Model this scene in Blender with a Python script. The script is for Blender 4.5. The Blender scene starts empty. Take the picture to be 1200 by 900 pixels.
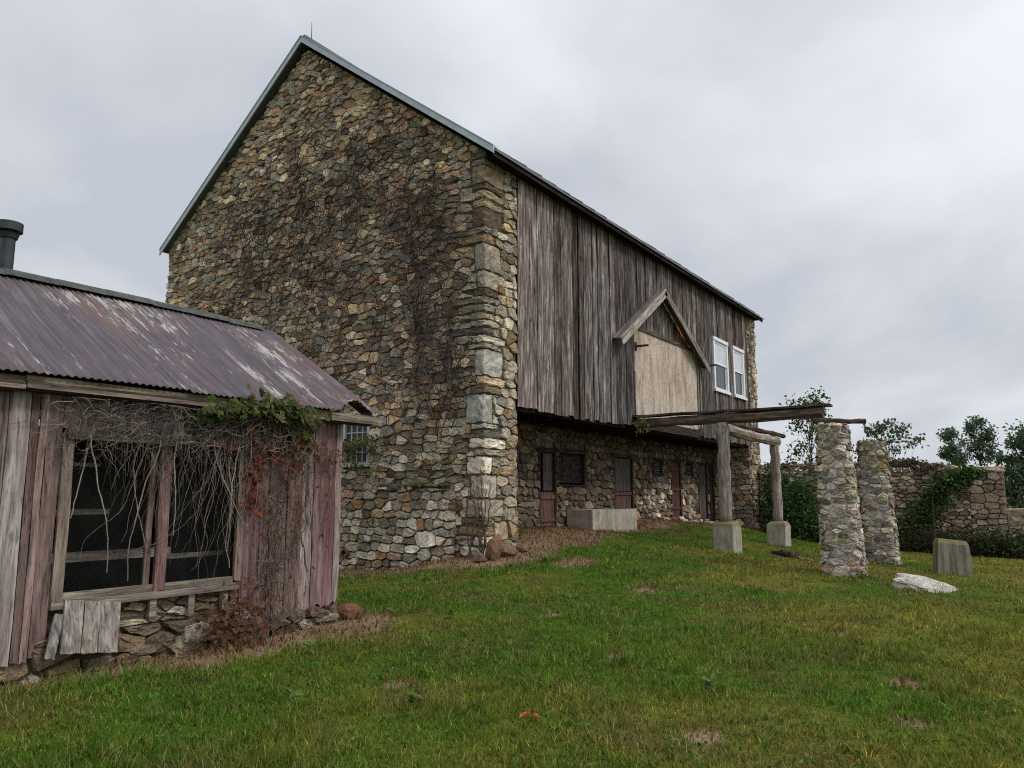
import bpy, math, random
import numpy as np
from mathutils import Vector, Matrix

R = math.radians
SC = bpy.context.scene
COL = SC.collection
rng = random.Random(7)

# ------------------------------------------------------------------ helpers
def vnoise(x, y, seed=0):
    x = np.asarray(x, float); y = np.asarray(y, float)
    xi = np.floor(x); yi = np.floor(y); xf = x - xi; yf = y - yi
    def hsh(a, b):
        v = np.sin(a * 127.1 + b * 311.7 + seed * 74.7) * 43758.5453
        return v - np.floor(v)
    u = xf * xf * (3 - 2 * xf); v = yf * yf * (3 - 2 * yf)
    return (hsh(xi, yi) * (1 - u) + hsh(xi + 1, yi) * u) * (1 - v) + (hsh(xi, yi + 1) * (1 - u) + hsh(xi + 1, yi + 1) * u) * v

def fbm(x, y, seed=0, o=3):
    s = 0; a = .5; t = 0
    for k in range(o):
        s = s + a * vnoise(x * 2 ** k, y * 2 ** k, seed + k); t += a; a *= .5
    return s / t

class MB:
    """collects vertices, faces, per-vertex colours; build() links ONE mesh object"""
    def __init__(s): s.v = []; s.f = []; s.c = []
    def add(s, vs, fs, col=(1, 1, 1, 0)):
        b = len(s.v); s.v.extend(vs)
        s.f.extend([tuple(i + b for i in f) for f in fs])
        if col and not isinstance(col[0], (tuple, list)): col = [tuple(col)] * len(vs)
        s.c.extend(col)
    def box(s, x0, x1, y0, y1, z0, z1, col=(1, 1, 1, 0), M=None):
        vs = [(x, y, z) for z in (z0, z1) for y in (y0, y1) for x in (x0, x1)]
        if M is not None: vs = [tuple(M @ Vector(v)) for v in vs]
        s.add(vs, [(0, 2, 3, 1), (4, 5, 7, 6), (0, 1, 5, 4), (2, 6, 7, 3), (0, 4, 6, 2), (1, 3, 7, 5)], col)
    def tube(s, pts, r0, r1=None, n=5, col=(1, 1, 1, 0), caps=True, wob=0):
        if r1 is None: r1 = r0
        pts = [Vector(p) for p in pts]; vs = []; m = len(pts)
        up = Vector((.31, .22, .92))
        for i, p in enumerate(pts):
            d = (pts[min(i + 1, m - 1)] - pts[max(i - 1, 0)])
            if d.length < 1e-6: d = Vector((0, 0, 1))
            d.normalize(); a = d.cross(up)
            if a.length < .1: a = d.cross(Vector((1, 0, 0)))
            a.normalize(); b = d.cross(a)
            r = r0 + (r1 - r0) * i / max(1, m - 1)
            for k in range(n):
                t = 2 * math.pi * k / n
                q = r * (1 + (rng.uniform(-wob, wob) if wob else 0))
                vs.append(tuple(p + a * math.cos(t) * q + b * math.sin(t) * q))
        fs = []
        for i in range(m - 1):
            for k in range(n):
                fs.append((i * n + k, i * n + (k + 1) % n, (i + 1) * n + (k + 1) % n, (i + 1) * n + k))
        if caps: fs.append(tuple(range(n))[::-1]); fs.append(tuple((m - 1) * n + k for k in range(n)))
        s.add(vs, fs, col)
    def leaf(s, p, size, nrm, ang, col, fold=.25, asp=.55):
        n = Vector(nrm).normalized(); t = n.orthogonal().normalized()
        t = (Matrix.Rotation(ang, 3, n) @ t); b = n.cross(t); p = Vector(p)
        L = size; W = size * asp
        vs = [p, p + t * L * .45 + b * W * .5 + n * fold * W, p + t * L, p + t * L * .45 - b * W * .5 + n * fold * W, p + t * L * .5]
        s.add([tuple(v) for v in vs], [(0, 4, 1), (1, 4, 2), (0, 3, 4), (3, 2, 4)], col)
    def build(s, name, mat, parent=None, smooth=False):
        me = bpy.data.meshes.new(name); me.from_pydata(s.v, [], s.f)
        if s.c:
            a = me.color_attributes.new("Col", 'FLOAT_COLOR', 'POINT')
            a.data.foreach_set("color", np.array([c if len(c) == 4 else (*c, 0) for c in s.c], 'f').ravel())
        if smooth: me.polygons.foreach_set("use_smooth", [True] * len(me.polygons))
        me.materials.append(mat); me.update()
        o = bpy.data.objects.new(name, me); COL.objects.link(o)
        if parent is not None:
            o.parent = parent; o.location = -Vector(parent.location) if parent.type == 'EMPTY' and parent.parent is None else (0, 0, 0)
        return o

def tag(o, label=None, cat=None, group=None, kind=None):
    if label: o["label"] = label
    if cat: o["category"] = cat
    if group: o["group"] = group
    if kind: o["kind"] = kind
    return o

def thing(name, loc, label, cat, group=None):
    o = bpy.data.objects.new(name, None); COL.objects.link(o); o.location = loc; o.empty_display_size = .2
    return tag(o, label, cat, group)

# ------------------------------------------------------------------ materials
class NT:
    def __init__(s, name, rough=.85, spec=.2):
        s.m = bpy.data.materials.new(name); s.m.use_nodes = True
        s.t = s.m.node_tree; s.t.nodes.clear()
        s.out = s.n('ShaderNodeOutputMaterial'); s.b = s.n('ShaderNodeBsdfPrincipled')
        s.b.inputs['Roughness'].default_value = rough; s.b.inputs['Specular IOR Level'].default_value = spec
        s.l(s.b.outputs[0], s.out.inputs[0]); s.tc = s.n('ShaderNodeTexCoord')
    def n(s, t, **k):
        o = s.t.nodes.new(t)
        for a, v in k.items(): setattr(o, a, v)
        return o
    def l(s, a, b): s.t.links.new(a, b)
    def set(s, sock, v):
        if hasattr(v, 'is_linked') or isinstance(v, bpy.types.NodeSocket): s.l(v, sock)
        else: sock.default_value = v
    def coords(s, scale=(1, 1, 1), offs=None):
        mp = s.n('ShaderNodeMapping'); s.l(s.tc.outputs['Object'], mp.inputs[0]); mp.inputs['Scale'].default_value = scale
        if offs is not None: s.l(offs, mp.inputs['Location'])
        return mp.outputs[0]
    def noise(s, vec, scale, detail=4, rough=.6, dist=0):
        o = s.n('ShaderNodeTexNoise'); s.l(vec, o.inputs['Vector']); o.inputs['Scale'].default_value = scale
        o.inputs['Detail'].default_value = detail; o.inputs['Roughness'].default_value = rough; o.inputs['Distortion'].default_value = dist
        return o.outputs['Fac']
    def ramp(s, fac, stops):
        o = s.n('ShaderNodeValToRGB'); s.l(fac, o.inputs[0]); e = o.color_ramp.elements
        while len(e) < len(stops): e.new(.5)
        for el, (p, c) in zip(e, stops):
            el.position = p; el.color = (*c, 1) if isinstance(c, (tuple, list)) else (c, c, c, 1)
        return o.outputs[0]
    def mix(s, f, a, b, mode='MIX'):
        o = s.n('ShaderNodeMix', data_type='RGBA', blend_type=mode)
        s.set(o.inputs[0], f)
        for sk, v in ((o.inputs[6], a), (o.inputs[7], b)):
            s.set(sk, (*v, 1) if isinstance(v, (tuple, list)) and len(v) == 3 else v)
        return o.outputs[2]
    def math(s, op, a, b=0.):
        o = s.n('ShaderNodeMath', operation=op); s.set(o.inputs[0], a); s.set(o.inputs[1], b); return o.outputs[0]
    def attr(s):
        o = s.n('ShaderNodeAttribute'); o.attribute_name = "Col"; return o
    def bump(s, h, strength=.4, dist=.02, prev=None):
        o = s.n('ShaderNodeBump'); s.l(h, o.inputs['Height']); o.inputs['Strength'].default_value = strength
        o.inputs['Distance'].default_value = dist
        if prev is not None: s.l(prev, o.inputs['Normal'])
        return o.outputs[0]
    def fin(s, col, nrm=None, rough=None):
        s.set(s.b.inputs['Base Color'], (*col, 1) if isinstance(col, (tuple, list)) else col)
        if nrm is not None: s.l(nrm, s.b.inputs['Normal'])
        if rough is not None: s.l(rough, s.b.inputs['Roughness'])
        return s.m

def mat_stone(name, moss=.0, soil=.35):
    m = NT(name, .95, .02); a = m.attr(); v = m.coords()
    n1 = m.noise(v, 9, 6, .7); n2 = m.noise(v, 45, 5, .7); n3 = m.noise(v, 1.1, 4, .6)
    c = m.mix(1, a.outputs['Color'], m.ramp(n1, [(.25, .5), (.5, 1.05), (.75, 1.6)]), 'MULTIPLY')
    c = m.mix(1, c, m.ramp(n2, [(.3, .5), (.6, 1.2), (.8, 1.6)]), 'MULTIPLY')
    nr = m.noise(v, 3.1, 3, .5)
    c = m.mix(m.math('MULTIPLY', m.ramp(nr, [(.5, 0.), (.72, 1.)]), .28), c, m.mix(.5, c, (.25, .13, .06), 'MIX'))
    c = m.mix(m.math('MULTIPLY', m.ramp(n3, [(.42, 0.), (.68, 1.)]), soil), c, (.035, .03, .026))
    if moss:
        nm = m.noise(v, 2.3, 5, .65)
        c = m.mix(m.math('MULTIPLY', m.ramp(nm, [(.52, 0.), (.68, 1.)]), moss), c, (.075, .085, .025))
    b = m.bump(n1, .7, .05); b = m.bump(n2, .6, .02, b)
    return m.fin(c, b)

def mat_mortar(name, c0, c1):
    m = NT(name, .97, .0); v = m.coords(); n1 = m.noise(v, 6, 6, .7); n2 = m.noise(v, 60, 4, .7)
    c = m.mix(m.ramp(n1, [(.3, 0.), (.7, 1.)]), c0, c1)
    b = m.bump(n2, .6, .015); return m.fin(c, m.bump(n1, .5, .04, b))

def mat_wood(name, dark, mid, light, rust=(.2, .09, .04), rustamt=.3, axis=2, paint=None, paintamt=.6, gs=1., knots=.55):
    """weathered boards; the grain runs along axis; Col tints each board, alpha shifts the pattern"""
    m = NT(name, .92, .03); a = m.attr()
    off = m.n('ShaderNodeCombineXYZ')
    for k in range(3): m.l(m.math('MULTIPLY', a.outputs['Alpha'], 37. + 11 * k), off.inputs[k])
    sc = [16. * gs] * 3; sc[axis] = 1.3 * gs; v = m.coords(tuple(sc), off.outputs[0])
    sf = [60. * gs] * 3; sf[axis] = 4.2 * gs; vf = m.coords(tuple(sf), off.outputs[0])
    vs = m.coords((1.3, 1.3, .5), off.outputs[0])
    n1 = m.noise(v, 1, 5, .65, .4); n2 = m.noise(vf, 1, 4, .7, .3); n3 = m.noise(vs, 1, 4, .6)
    c = m.ramp(n1, [(.28, dark), (.5, mid), (.72, light)])
    if paint:
        pm = m.math('MULTIPLY', m.ramp(m.math('ADD', m.math('MULTIPLY', n1, .55), m.math('MULTIPLY', n3, .5)), [(.44, 0.), (.58, 1.)]), paintamt)
        c = m.mix(pm, c, paint)
    c = m.mix(m.math('MULTIPLY', m.ramp(n3, [(.52, 0.), (.75, 1.)]), rustamt), c, rust)
    c = m.mix(1, c, m.ramp(n2, [(.3, .22), (.43, .85), (.7, 1.35)]), 'MULTIPLY')
    c = m.mix(1, c, a.outputs['Color'], 'MULTIPLY')
    sk = [11. * gs] * 3; sk[axis] = 2.6 * gs; nk = m.noise(m.coords(tuple(sk), off.outputs[0]), 1, 3, .7, .6)
    c = m.mix(m.math('MULTIPLY', m.ramp(nk, [(.60, 0.), (.68, 1.)]), knots), c, (.014, .011, .01))
    b = m.bump(n2, .5, .008); b = m.bump(n1, .35, .015, b)
    return m.fin(c, b)

def mat_plain(name, col, rough=.8, spec=.2, var=.35, scale=8, bump=.2):
    m = NT(name, rough, spec); v = m.coords(); n = m.noise(v, scale, 5, .65)
    c = m.mix(1, (*col,), m.ramp(n, [(.25, 1 - var), (.75, 1 + var)]), 'MULTIPLY')
    return m.fin(c, m.bump(n, bump, .01))

def mat_leaf(name, trans=.35, spec=.12):
    m = NT(name, .7, spec); a = m.attr()
    m.l(a.outputs['Color'], m.b.inputs['Base Color'])
    t = m.n('ShaderNodeBsdfTranslucent'); m.l(a.outputs['Color'], t.inputs[0])
    x = m.n('ShaderNodeMixShader'); x.inputs[0].default_value = trans
    m.l(m.b.outputs[0], x.inputs[1]); m.l(t.outputs[0], x.inputs[2]); m.l(x.outputs[0], m.out.inputs[0]); return m.m

def mat_attr(name, rough=.85):
    m = NT(name, rough, .02); a = m.attr(); n = m.noise(m.coords(), 30, 4, .6)
    return m.fin(m.mix(1, a.outputs['Color'], m.ramp(n, [(.25, .6), (.75, 1.35)]), 'MULTIPLY'), m.bump(n, .3, .01))

M_stone = mat_stone('barn_stone', .25, .3)
M_stone_pier = mat_stone('pier_stone', .22, .12)
M_stone_wall = mat_stone('field_wall_stone', .3, .3)
M_mortar = mat_mortar('brown_mortar', (.045, .036, .026), (.15, .12, .09))
M_mortar_pale = mat_mortar('pale_mortar', (.36, .32, .26), (.62, .57, .49))
M_siding = mat_wood('weathered_siding', (.022, .018, .016), (.105, .088, .08), (.36, .33, .315), (.11, .055, .034), .35, knots=.8)
M_oldwood = mat_wood('old_wood', (.06, .05, .042), (.19, .165, .145), (.36, .33, .30), (.12, .07, .04), .3)
M_oldwood_x = mat_wood('old_wood_lengthwise', (.05, .042, .036), (.16, .14, .12), (.34, .31, .28), (.12, .07, .04), .3, axis=0)
M_oldwood_y = mat_wood('old_wood_crosswise', (.022, .018, .016), (.075, .06, .052), (.2, .17, .15), (.10, .055, .035), .3, axis=1)
M_darkwood = mat_wood('dark_timber', (.015, .012, .01), (.04, .03, .025), (.09, .07, .06), (.06, .03, .02), .3, axis=0)
M_shedwood = mat_wood('faded_red_boards', (.05, .042, .038), (.20, .165, .15), (.44, .40, .37), (.15, .06, .04), .25, paint=(.125, .062, .054), paintamt=.5)
M_reddoor = mat_wood('faded_red_paint', (.06, .032, .029), (.125, .064, .057), (.19, .115, .105), (.10, .08, .07), .6)
M_greydoor = mat_wood('grey_door_boards', (.04, .034, .03), (.10, .085, .075), (.17, .15, .135), (.1, .06, .05), .3)
M_white = mat_plain('white_paint', (.66, .67, .68), .55, .3, .22, 14, .1)
M_upper_panel = mat_plain('pale_upper_panel', (.50, .53, .57), .35, .4, .15, 4, .02)  # plain pale bluish-grey panel filling the upper sash
M_chalk = mat_plain('chalky_grey_paint', (.42, .44, .43), .7, .2, .25, 10, .1)
M_iron = mat_plain('rusty_iron', (.045, .03, .025), .8, .3, .4, 20, .3)
M_flash = mat_plain('grey_metal_trim', (.40, .45, .48), .5, .4, .18, 5, .05)
M_roofmetal = mat_plain('dark_roof_metal', (.10, .11, .115), .55, .4, .2, 4, .05)
M_pipe = mat_plain('dark_green_pipe', (.018, .028, .026), .45, .4, .6, 5, .1)
M_twig = mat_attr('dead_twig'); M_leaf = mat_leaf('leaf'); M_grass = mat_leaf('grass_blade', .3, .03)
M_inside = mat_plain('shaded_interior', (.018, .015, .013), .95, .05, .3, 3)  # near black: the gloom inside the buildings is put into the colour
M_clay = mat_plain('clay_pipe', (.12, .055, .04), .8, .2, .3, 12)

def mat_plywood():
    m = NT('weathered_plywood', .85, .15); v = m.coords((1, 1, 1)); s = m.coords((3, 3, .7)); g = m.coords((40, 40, 2.2))
    n1 = m.noise(s, 1, 6, .7, .8); n2 = m.noise(g, 1, 4, .7, 1.2); n3 = m.noise(v, 12, 6, .75); n4 = m.noise(v, 1.1, 3)
    c = m.ramp(n1, [(.3, (.20, .14, .095)), (.48, (.41, .31, .225)), (.66, (.54, .475, .41))])
    c = m.mix(m.math('MULTIPLY', m.ramp(n4, [(.45, 0.), (.7, 1.)]), .5), c, (.50, .47, .42))
    c = m.mix(m.math('MULTIPLY', m.ramp(n3, [(.55, 0.), (.62, 1.)]), .7), c, (.14, .115, .09))
    c = m.mix(1, c, m.ramp(n2, [(.3, .72), (.65, 1.12)]), 'MULTIPLY')
    return m.fin(c, m.bump(n2, .2, .005))
M_ply = mat_plywood()

def mat_concrete(moss=.5, k=1., streak=.4):
    m = NT('old_concrete', .92, .15); v = m.coords(); n1 = m.noise(v, 4, 6, .7); n2 = m.noise(v, 50, 4, .7)
    st = m.noise(m.coords((9, 9, .8)), 1, 5, .65)
    c = m.ramp(n1, [(.3, (.24, .22, .18)), (.55, (.36, .34, .29)), (.75, (.46, .44, .39))])
    c = m.mix(m.math('MULTIPLY', m.ramp(st, [(.46, 0.), (.62, 1.)]), streak), c, (.12, .105, .07))
    geo = m.n('ShaderNodeNewGeometry'); sp = m.n('ShaderNodeSeparateXYZ'); m.l(geo.outputs['True Normal'], sp.inputs[0])
    up = m.math('MULTIPLY', m.ramp(sp.outputs[2], [(.08, 0.), (.3, 1.)]), moss)
    c = m.mix(1, c, (k, k * .97, k * .9), 'MULTIPLY')
    c = m.mix(up, c, m.mix(m.ramp(n1, [(.35, 0.), (.65, 1.)]), (.10, .11, .03), (.17, .14, .07)))
    return m.fin(c, m.bump(n2, .5, .01))
M_conc = mat_concrete(.8); M_conc_dirty = mat_concrete(.8, .62, .75)

def mat_corr():
    m = NT('faded_purple_metal', .62, .35)
    s = m.coords((9, .8, .8)); s2 = m.coords((22, 1.2, 1.2)); f = m.coords((60, 6, 6)); v = m.coords()
    n1 = m.noise(s, 1, 6, .7, .6); n2 = m.noise(s2, 1, 5, .75, .3); n3 = m.noise(v, .75, 4, .6); n4 = m.noise(f, 1, 4, .7)
    c = m.mix(m.ramp(n2, [(.35, 0.), (.7, 1.)]), (.036, .027, .034), (.088, .066, .078))
    rust = m.ramp(m.math('ADD', m.math('MULTIPLY', n2, .6), m.math('MULTIPLY', n3, .5)), [(.55, 0.), (.68, 1.)])
    c = m.mix(m.math('MULTIPLY', rust, .7), c, (.12, .058, .038))
    w = m.math('ADD', m.math('MULTIPLY', n1, .5), m.math('ADD', m.math('MULTIPLY', n3, .32), m.math('MULTIPLY', n4, .22)))
    wm = m.ramp(w, [(.572, 0.), (.61, 1.)])
    c = m.mix(m.math('MULTIPLY', wm, .75), c, m.mix(n4, (.20, .20, .195), (.50, .50, .48)))
    gm = m.ramp(m.noise(m.coords((9, .7, .7)), 1, 5, .7, .5), [(.56, 0.), (.64, 1.)])
    c = m.mix(m.math('MULTIPLY', gm, .45), c, (.13, .14, .125))
    return m.fin(c, m.bump(n4, .15, .004))
M_corr = mat_corr()

def mat_glass(name, col=(.03, .035, .04)):
    m = NT(name, .12, .22); n = m.noise(m.coords(), 5, 3)
    return m.fin(m.mix(n, col, tuple(c * 1.6 for c in col)), m.bump(n, .05, .02))
M_glass = mat_glass('dark_window_glass')

def mat_screen():
    m = NT('insect_screen', .8, .2); m.fin((.018, .017, .016))
    t = m.n('ShaderNodeBsdfTransparent'); x = m.n('ShaderNodeMixShader')
    n = m.noise(m.coords(), 3, 4); m.l(m.ramp(n, [(.3, .08), (.7, .22)]), x.inputs[0])
    m.l(t.outputs[0], x.inputs[1]); m.l(m.b.outputs[0], x.inputs[2]); m.l(x.outputs[0], m.out.inputs[0]); return m.m
M_screen = mat_screen()

# ------------------------------------------------------------------ terrain
HP = [(0,0,0),(5,0,0),(0,4,.03),(3,6.8,.08),(5,6.6,.1),(6.5,6.9,.13),(9,9,.05),(12.2,13,-.04),(12.2,11,.14),(12.2,9.5,.38),(12.2,16,-.25),(13,8.6,.46),(15,9,.6),
      (18,9.9,.70),(21,9.9,.62),(26,10,.62),(29.5,10,.45),(12.5,7.5,.33),(10,6,.12),(19.2,6.6,.18),(23.9,6.6,.10),(27,8,.25),(16,3.2,.10),(19.6,3.1,.03),(18.4,1.65,0),(15,1.8,.02),
      (30,7,-.1),(30,4,-.35),(30,0,-.4),(12,3,.06),(8,3,.03),(20,-3,-.2),(10,-5,-.06),(0,-6,-.05),(6.5,10.5,-.05),(3,12,0),(-3,10,0),(-6,3,0),(40,0,-.9),(45,15,-.9),
      (62,2,-1.7),(12,22,-.3),(5,20,-.3),(28,-10,-.8),(45,-12,-1.4),(30,25,-.5),(-12,20,-.4),(-15,-8,-.3),(13.5,10.5,.66),(17,10.5,.78),(23,10.5,.86)]
_P = np.array(HP)
def _phi(r): return np.sqrt(r * r + .6)
_A = _phi(np.hypot(_P[:, None, 0] - _P[None, :, 0], _P[:, None, 1] - _P[None, :, 1])) + np.eye(len(_P)) * -.01
_m = _P[:, 2].mean(); _W = np.linalg.solve(_A, _P[:, 2] - _m)
def H(x, y):
    x = np.asarray(x, float); y = np.asarray(y, float); sh = x.shape; xr = x.ravel(); yr = y.ravel(); z = np.full(xr.shape, _m)
    for k in range(len(_P)): z = z + _W[k] * _phi(np.hypot(xr - _P[k, 0], yr - _P[k, 1]))
    d = np.hypot(xr - 14, yr - 5); w = np.clip((d - 45) / 50, 0, 1)
    z = np.clip(z, -4, 1.5) * (1 - w) + -3.2 * w
    z = z + (fbm(xr * .9, yr * .9, 3) - .5) * .06 * np.clip(1 - d / 60, 0, 1)
    return z.reshape(sh)
def h1(x, y): return float(H(np.array([x]), np.array([y]))[0])

def dirt(x, y):
    """0..1 bare leaf-littered soil along the buildings' feet"""
    def seg(ax, ay, bx, by, w):
        dx, dy = bx - ax, by - ay; t = np.clip(((x - ax) * dx + (y - ay) * dy) / (dx * dx + dy * dy), 0, 1)
        return np.hypot(x - ax - t * dx, y - ay - t * dy) / w
    d = seg(12.1, 14, 12.1, 9.2, .65)
    d = np.minimum(d, seg(12.6, 8.9, 16.6, 9.6, .95)); d = np.minimum(d, seg(17, 10.4, 29, 10.4, .95))
    d = np.minimum(d, seg(16.5, 10, 17.8, 9.7, .8)); d = np.minimum(d, seg(12.6, 7.35, 13.3, 7.3, .28))
    d = np.minimum(d, seg(4.4, 6.7, 6.7, 6.7, .5)); d = np.minimum(d, seg(3., 6.95, 4.4, 6.8, .22)); d = np.minimum(d, seg(6.6, 6.9, 6.7, 7.4, .45))
    d = np.minimum(d, seg(30.2, 8, 30.2, -2, 1.1))
    for (a, b, r) in ((6.9, 3.5, .16), (5.1, 1.95, .15), (8.6, 5.3, .14), (7.6, 1.1, .14), (9.6, 2.0, .13), (6.3, .9, .12), (11.3, 5.2, .15), (4.9, 4.5, .1)):
        d = np.minimum(d, np.hypot((x - a) * .8, (y - b)) / r)
    d = d + (fbm(x * 2.2, y * 2.2, 9) - .5) * .9
    return np.clip((1.15 - d) / .35, 0, 1)

def lawncol(x, y):
    g = np.array([.068, .130, .014]); yel = np.array([.168, .165, .027]); dk = np.array([.030, .072, .012]); st = np.array([.20, .145, .06])
    n1 = fbm(x * .45, y * .45, 21, 3); n2 = fbm(x * 1.7, y * 1.7, 33, 3); n3 = fbm(x * .23 + 5, y * .23, 41, 2)
    a = np.clip((n1 - .41) * 3.2 + (x * .04 - y * .085) + (n2 - .5) * 1.2, 0, 1)[..., None]
    c = g * (1 - a) + yel * a
    b = np.clip((n2 - .55) * 4, 0, 1)[..., None] * .6; c = c * (1 - b) + dk * b
    s_ = np.clip((n2 * .6 + n3 * .5 - .58) * 5, 0, 1)[..., None] * .45; c = c * (1 - s_) + st * s_
    return c

def ground():
    def axis(lo, hi, step, far):
        a = list(np.arange(lo, hi + step / 2, step)); s = step; v = lo; L = []
        while v > -far: s *= 1.35; v -= s; L.append(v)
        s = step; v = hi; Rr = []
        while v < far: s *= 1.35; v += s; Rr.append(v)
        return np.array(L[::-1] + a + Rr)
    X = axis(-3, 33, .16, 900); Y = axis(-8, 15, .16, 900)
    gx, gy = np.meshgrid(X, Y); z = H(gx, gy)
    dm = dirt(gx, gy); near = (gx > -4) & (gx < 34) & (gy > -9) & (gy < 16)
    z = z - dm * .02 * near
    c = lawncol(gx, gy) * .55; soil = np.array([.19, .135, .085]) * (.6 + .8 * fbm(gx * 3, gy * 3, 5))[..., None]
    c = c * (1 - dm[..., None] * near[..., None]) + soil * dm[..., None] * near[..., None]
    nx, ny = len(X), len(Y); V = np.stack([gx, gy, z], -1).reshape(-1, 3)
    idx = np.arange(nx * ny).reshape(ny, nx)
    F = np.stack([idx[:-1, :-1], idx[:-1, 1:], idx[1:, 1:], idx[1:, :-1]], -1).reshape(-1, 4)
    o = npmesh('ground', V, F, np.concatenate([c.reshape(-1, 3), np.zeros((nx * ny, 1))], 1), mat_attr('lawn_soil', .95), True)
    tag(o, kind='structure'); return o

def npmesh(name, V, F, C, mat, smooth=False, F3=None):
    me = bpy.data.meshes.new(name); me.vertices.add(len(V)); me.vertices.foreach_set("co", V.astype('f').ravel())
    n4 = len(F); n3 = 0 if F3 is None else len(F3)
    lp = F.ravel() if F3 is None else np.concatenate([F.ravel(), F3.ravel()])
    me.loops.add(len(lp)); me.loops.foreach_set("vertex_index", lp.astype('i'))
    st = np.arange(n4) * 4
    if n3: st = np.concatenate([st, n4 * 4 + np.arange(n3) * 3])
    me.polygons.add(n4 + n3); me.polygons.foreach_set("loop_start", st.astype('i'))
    if smooth: me.polygons.foreach_set("use_smooth", np.ones(n4 + n3, bool))
    a = me.color_attributes.new("Col", 'FLOAT_COLOR', 'POINT'); a.data.foreach_set("color", C.astype('f').ravel())
    me.materials.append(mat); me.update(calc_edges=True); me.validate()
    o = bpy.data.objects.new(name, me); COL.objects.link(o); return o

def blades(name, x, y, hgt, wid, lean, col, mat, seed, lift=0.):
    r = np.random.RandomState(seed); n = len(x); z = H(x, y) - .004 + lift
    a = r.uniform(0, 2 * np.pi, n); la = r.uniform(0, 2 * np.pi, n); l = lean * r.uniform(.3, 1.4, n) * hgt
    bx, by = np.cos(a) * wid / 2, np.sin(a) * wid / 2; lx, ly = np.cos(la) * l, np.sin(la) * l
    hz = np.sqrt(np.maximum(hgt ** 2 - l ** 2, (hgt * .12) ** 2))
    V = np.empty((n, 5, 3)); base = np.stack([x, y, z], -1)
    V[:, 0] = base + np.stack([-bx, -by, 0 * z], -1); V[:, 1] = base + np.stack([bx, by, 0 * z], -1)
    mid = base + np.stack([lx * .35, ly * .35, hz * .6], -1)
    V[:, 2] = mid + np.stack([bx * .8, by * .8, 0 * z], -1); V[:, 3] = mid + np.stack([-bx * .8, -by * .8, 0 * z], -1)
    V[:, 4] = base + np.stack([lx, ly, hz], -1)
    i = np.arange(n)[:, None] * 5; F = i + np.array([[0, 1, 2, 3]]); F3 = i + np.array([[3, 2, 4]])
    C = np.repeat(np.concatenate([col, np.zeros((n, 1))], 1)[:, None], 5, 1)
    return npmesh(name, V.reshape(-1, 3), F, C.reshape(-1, 4), mat, False, F3)

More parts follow.
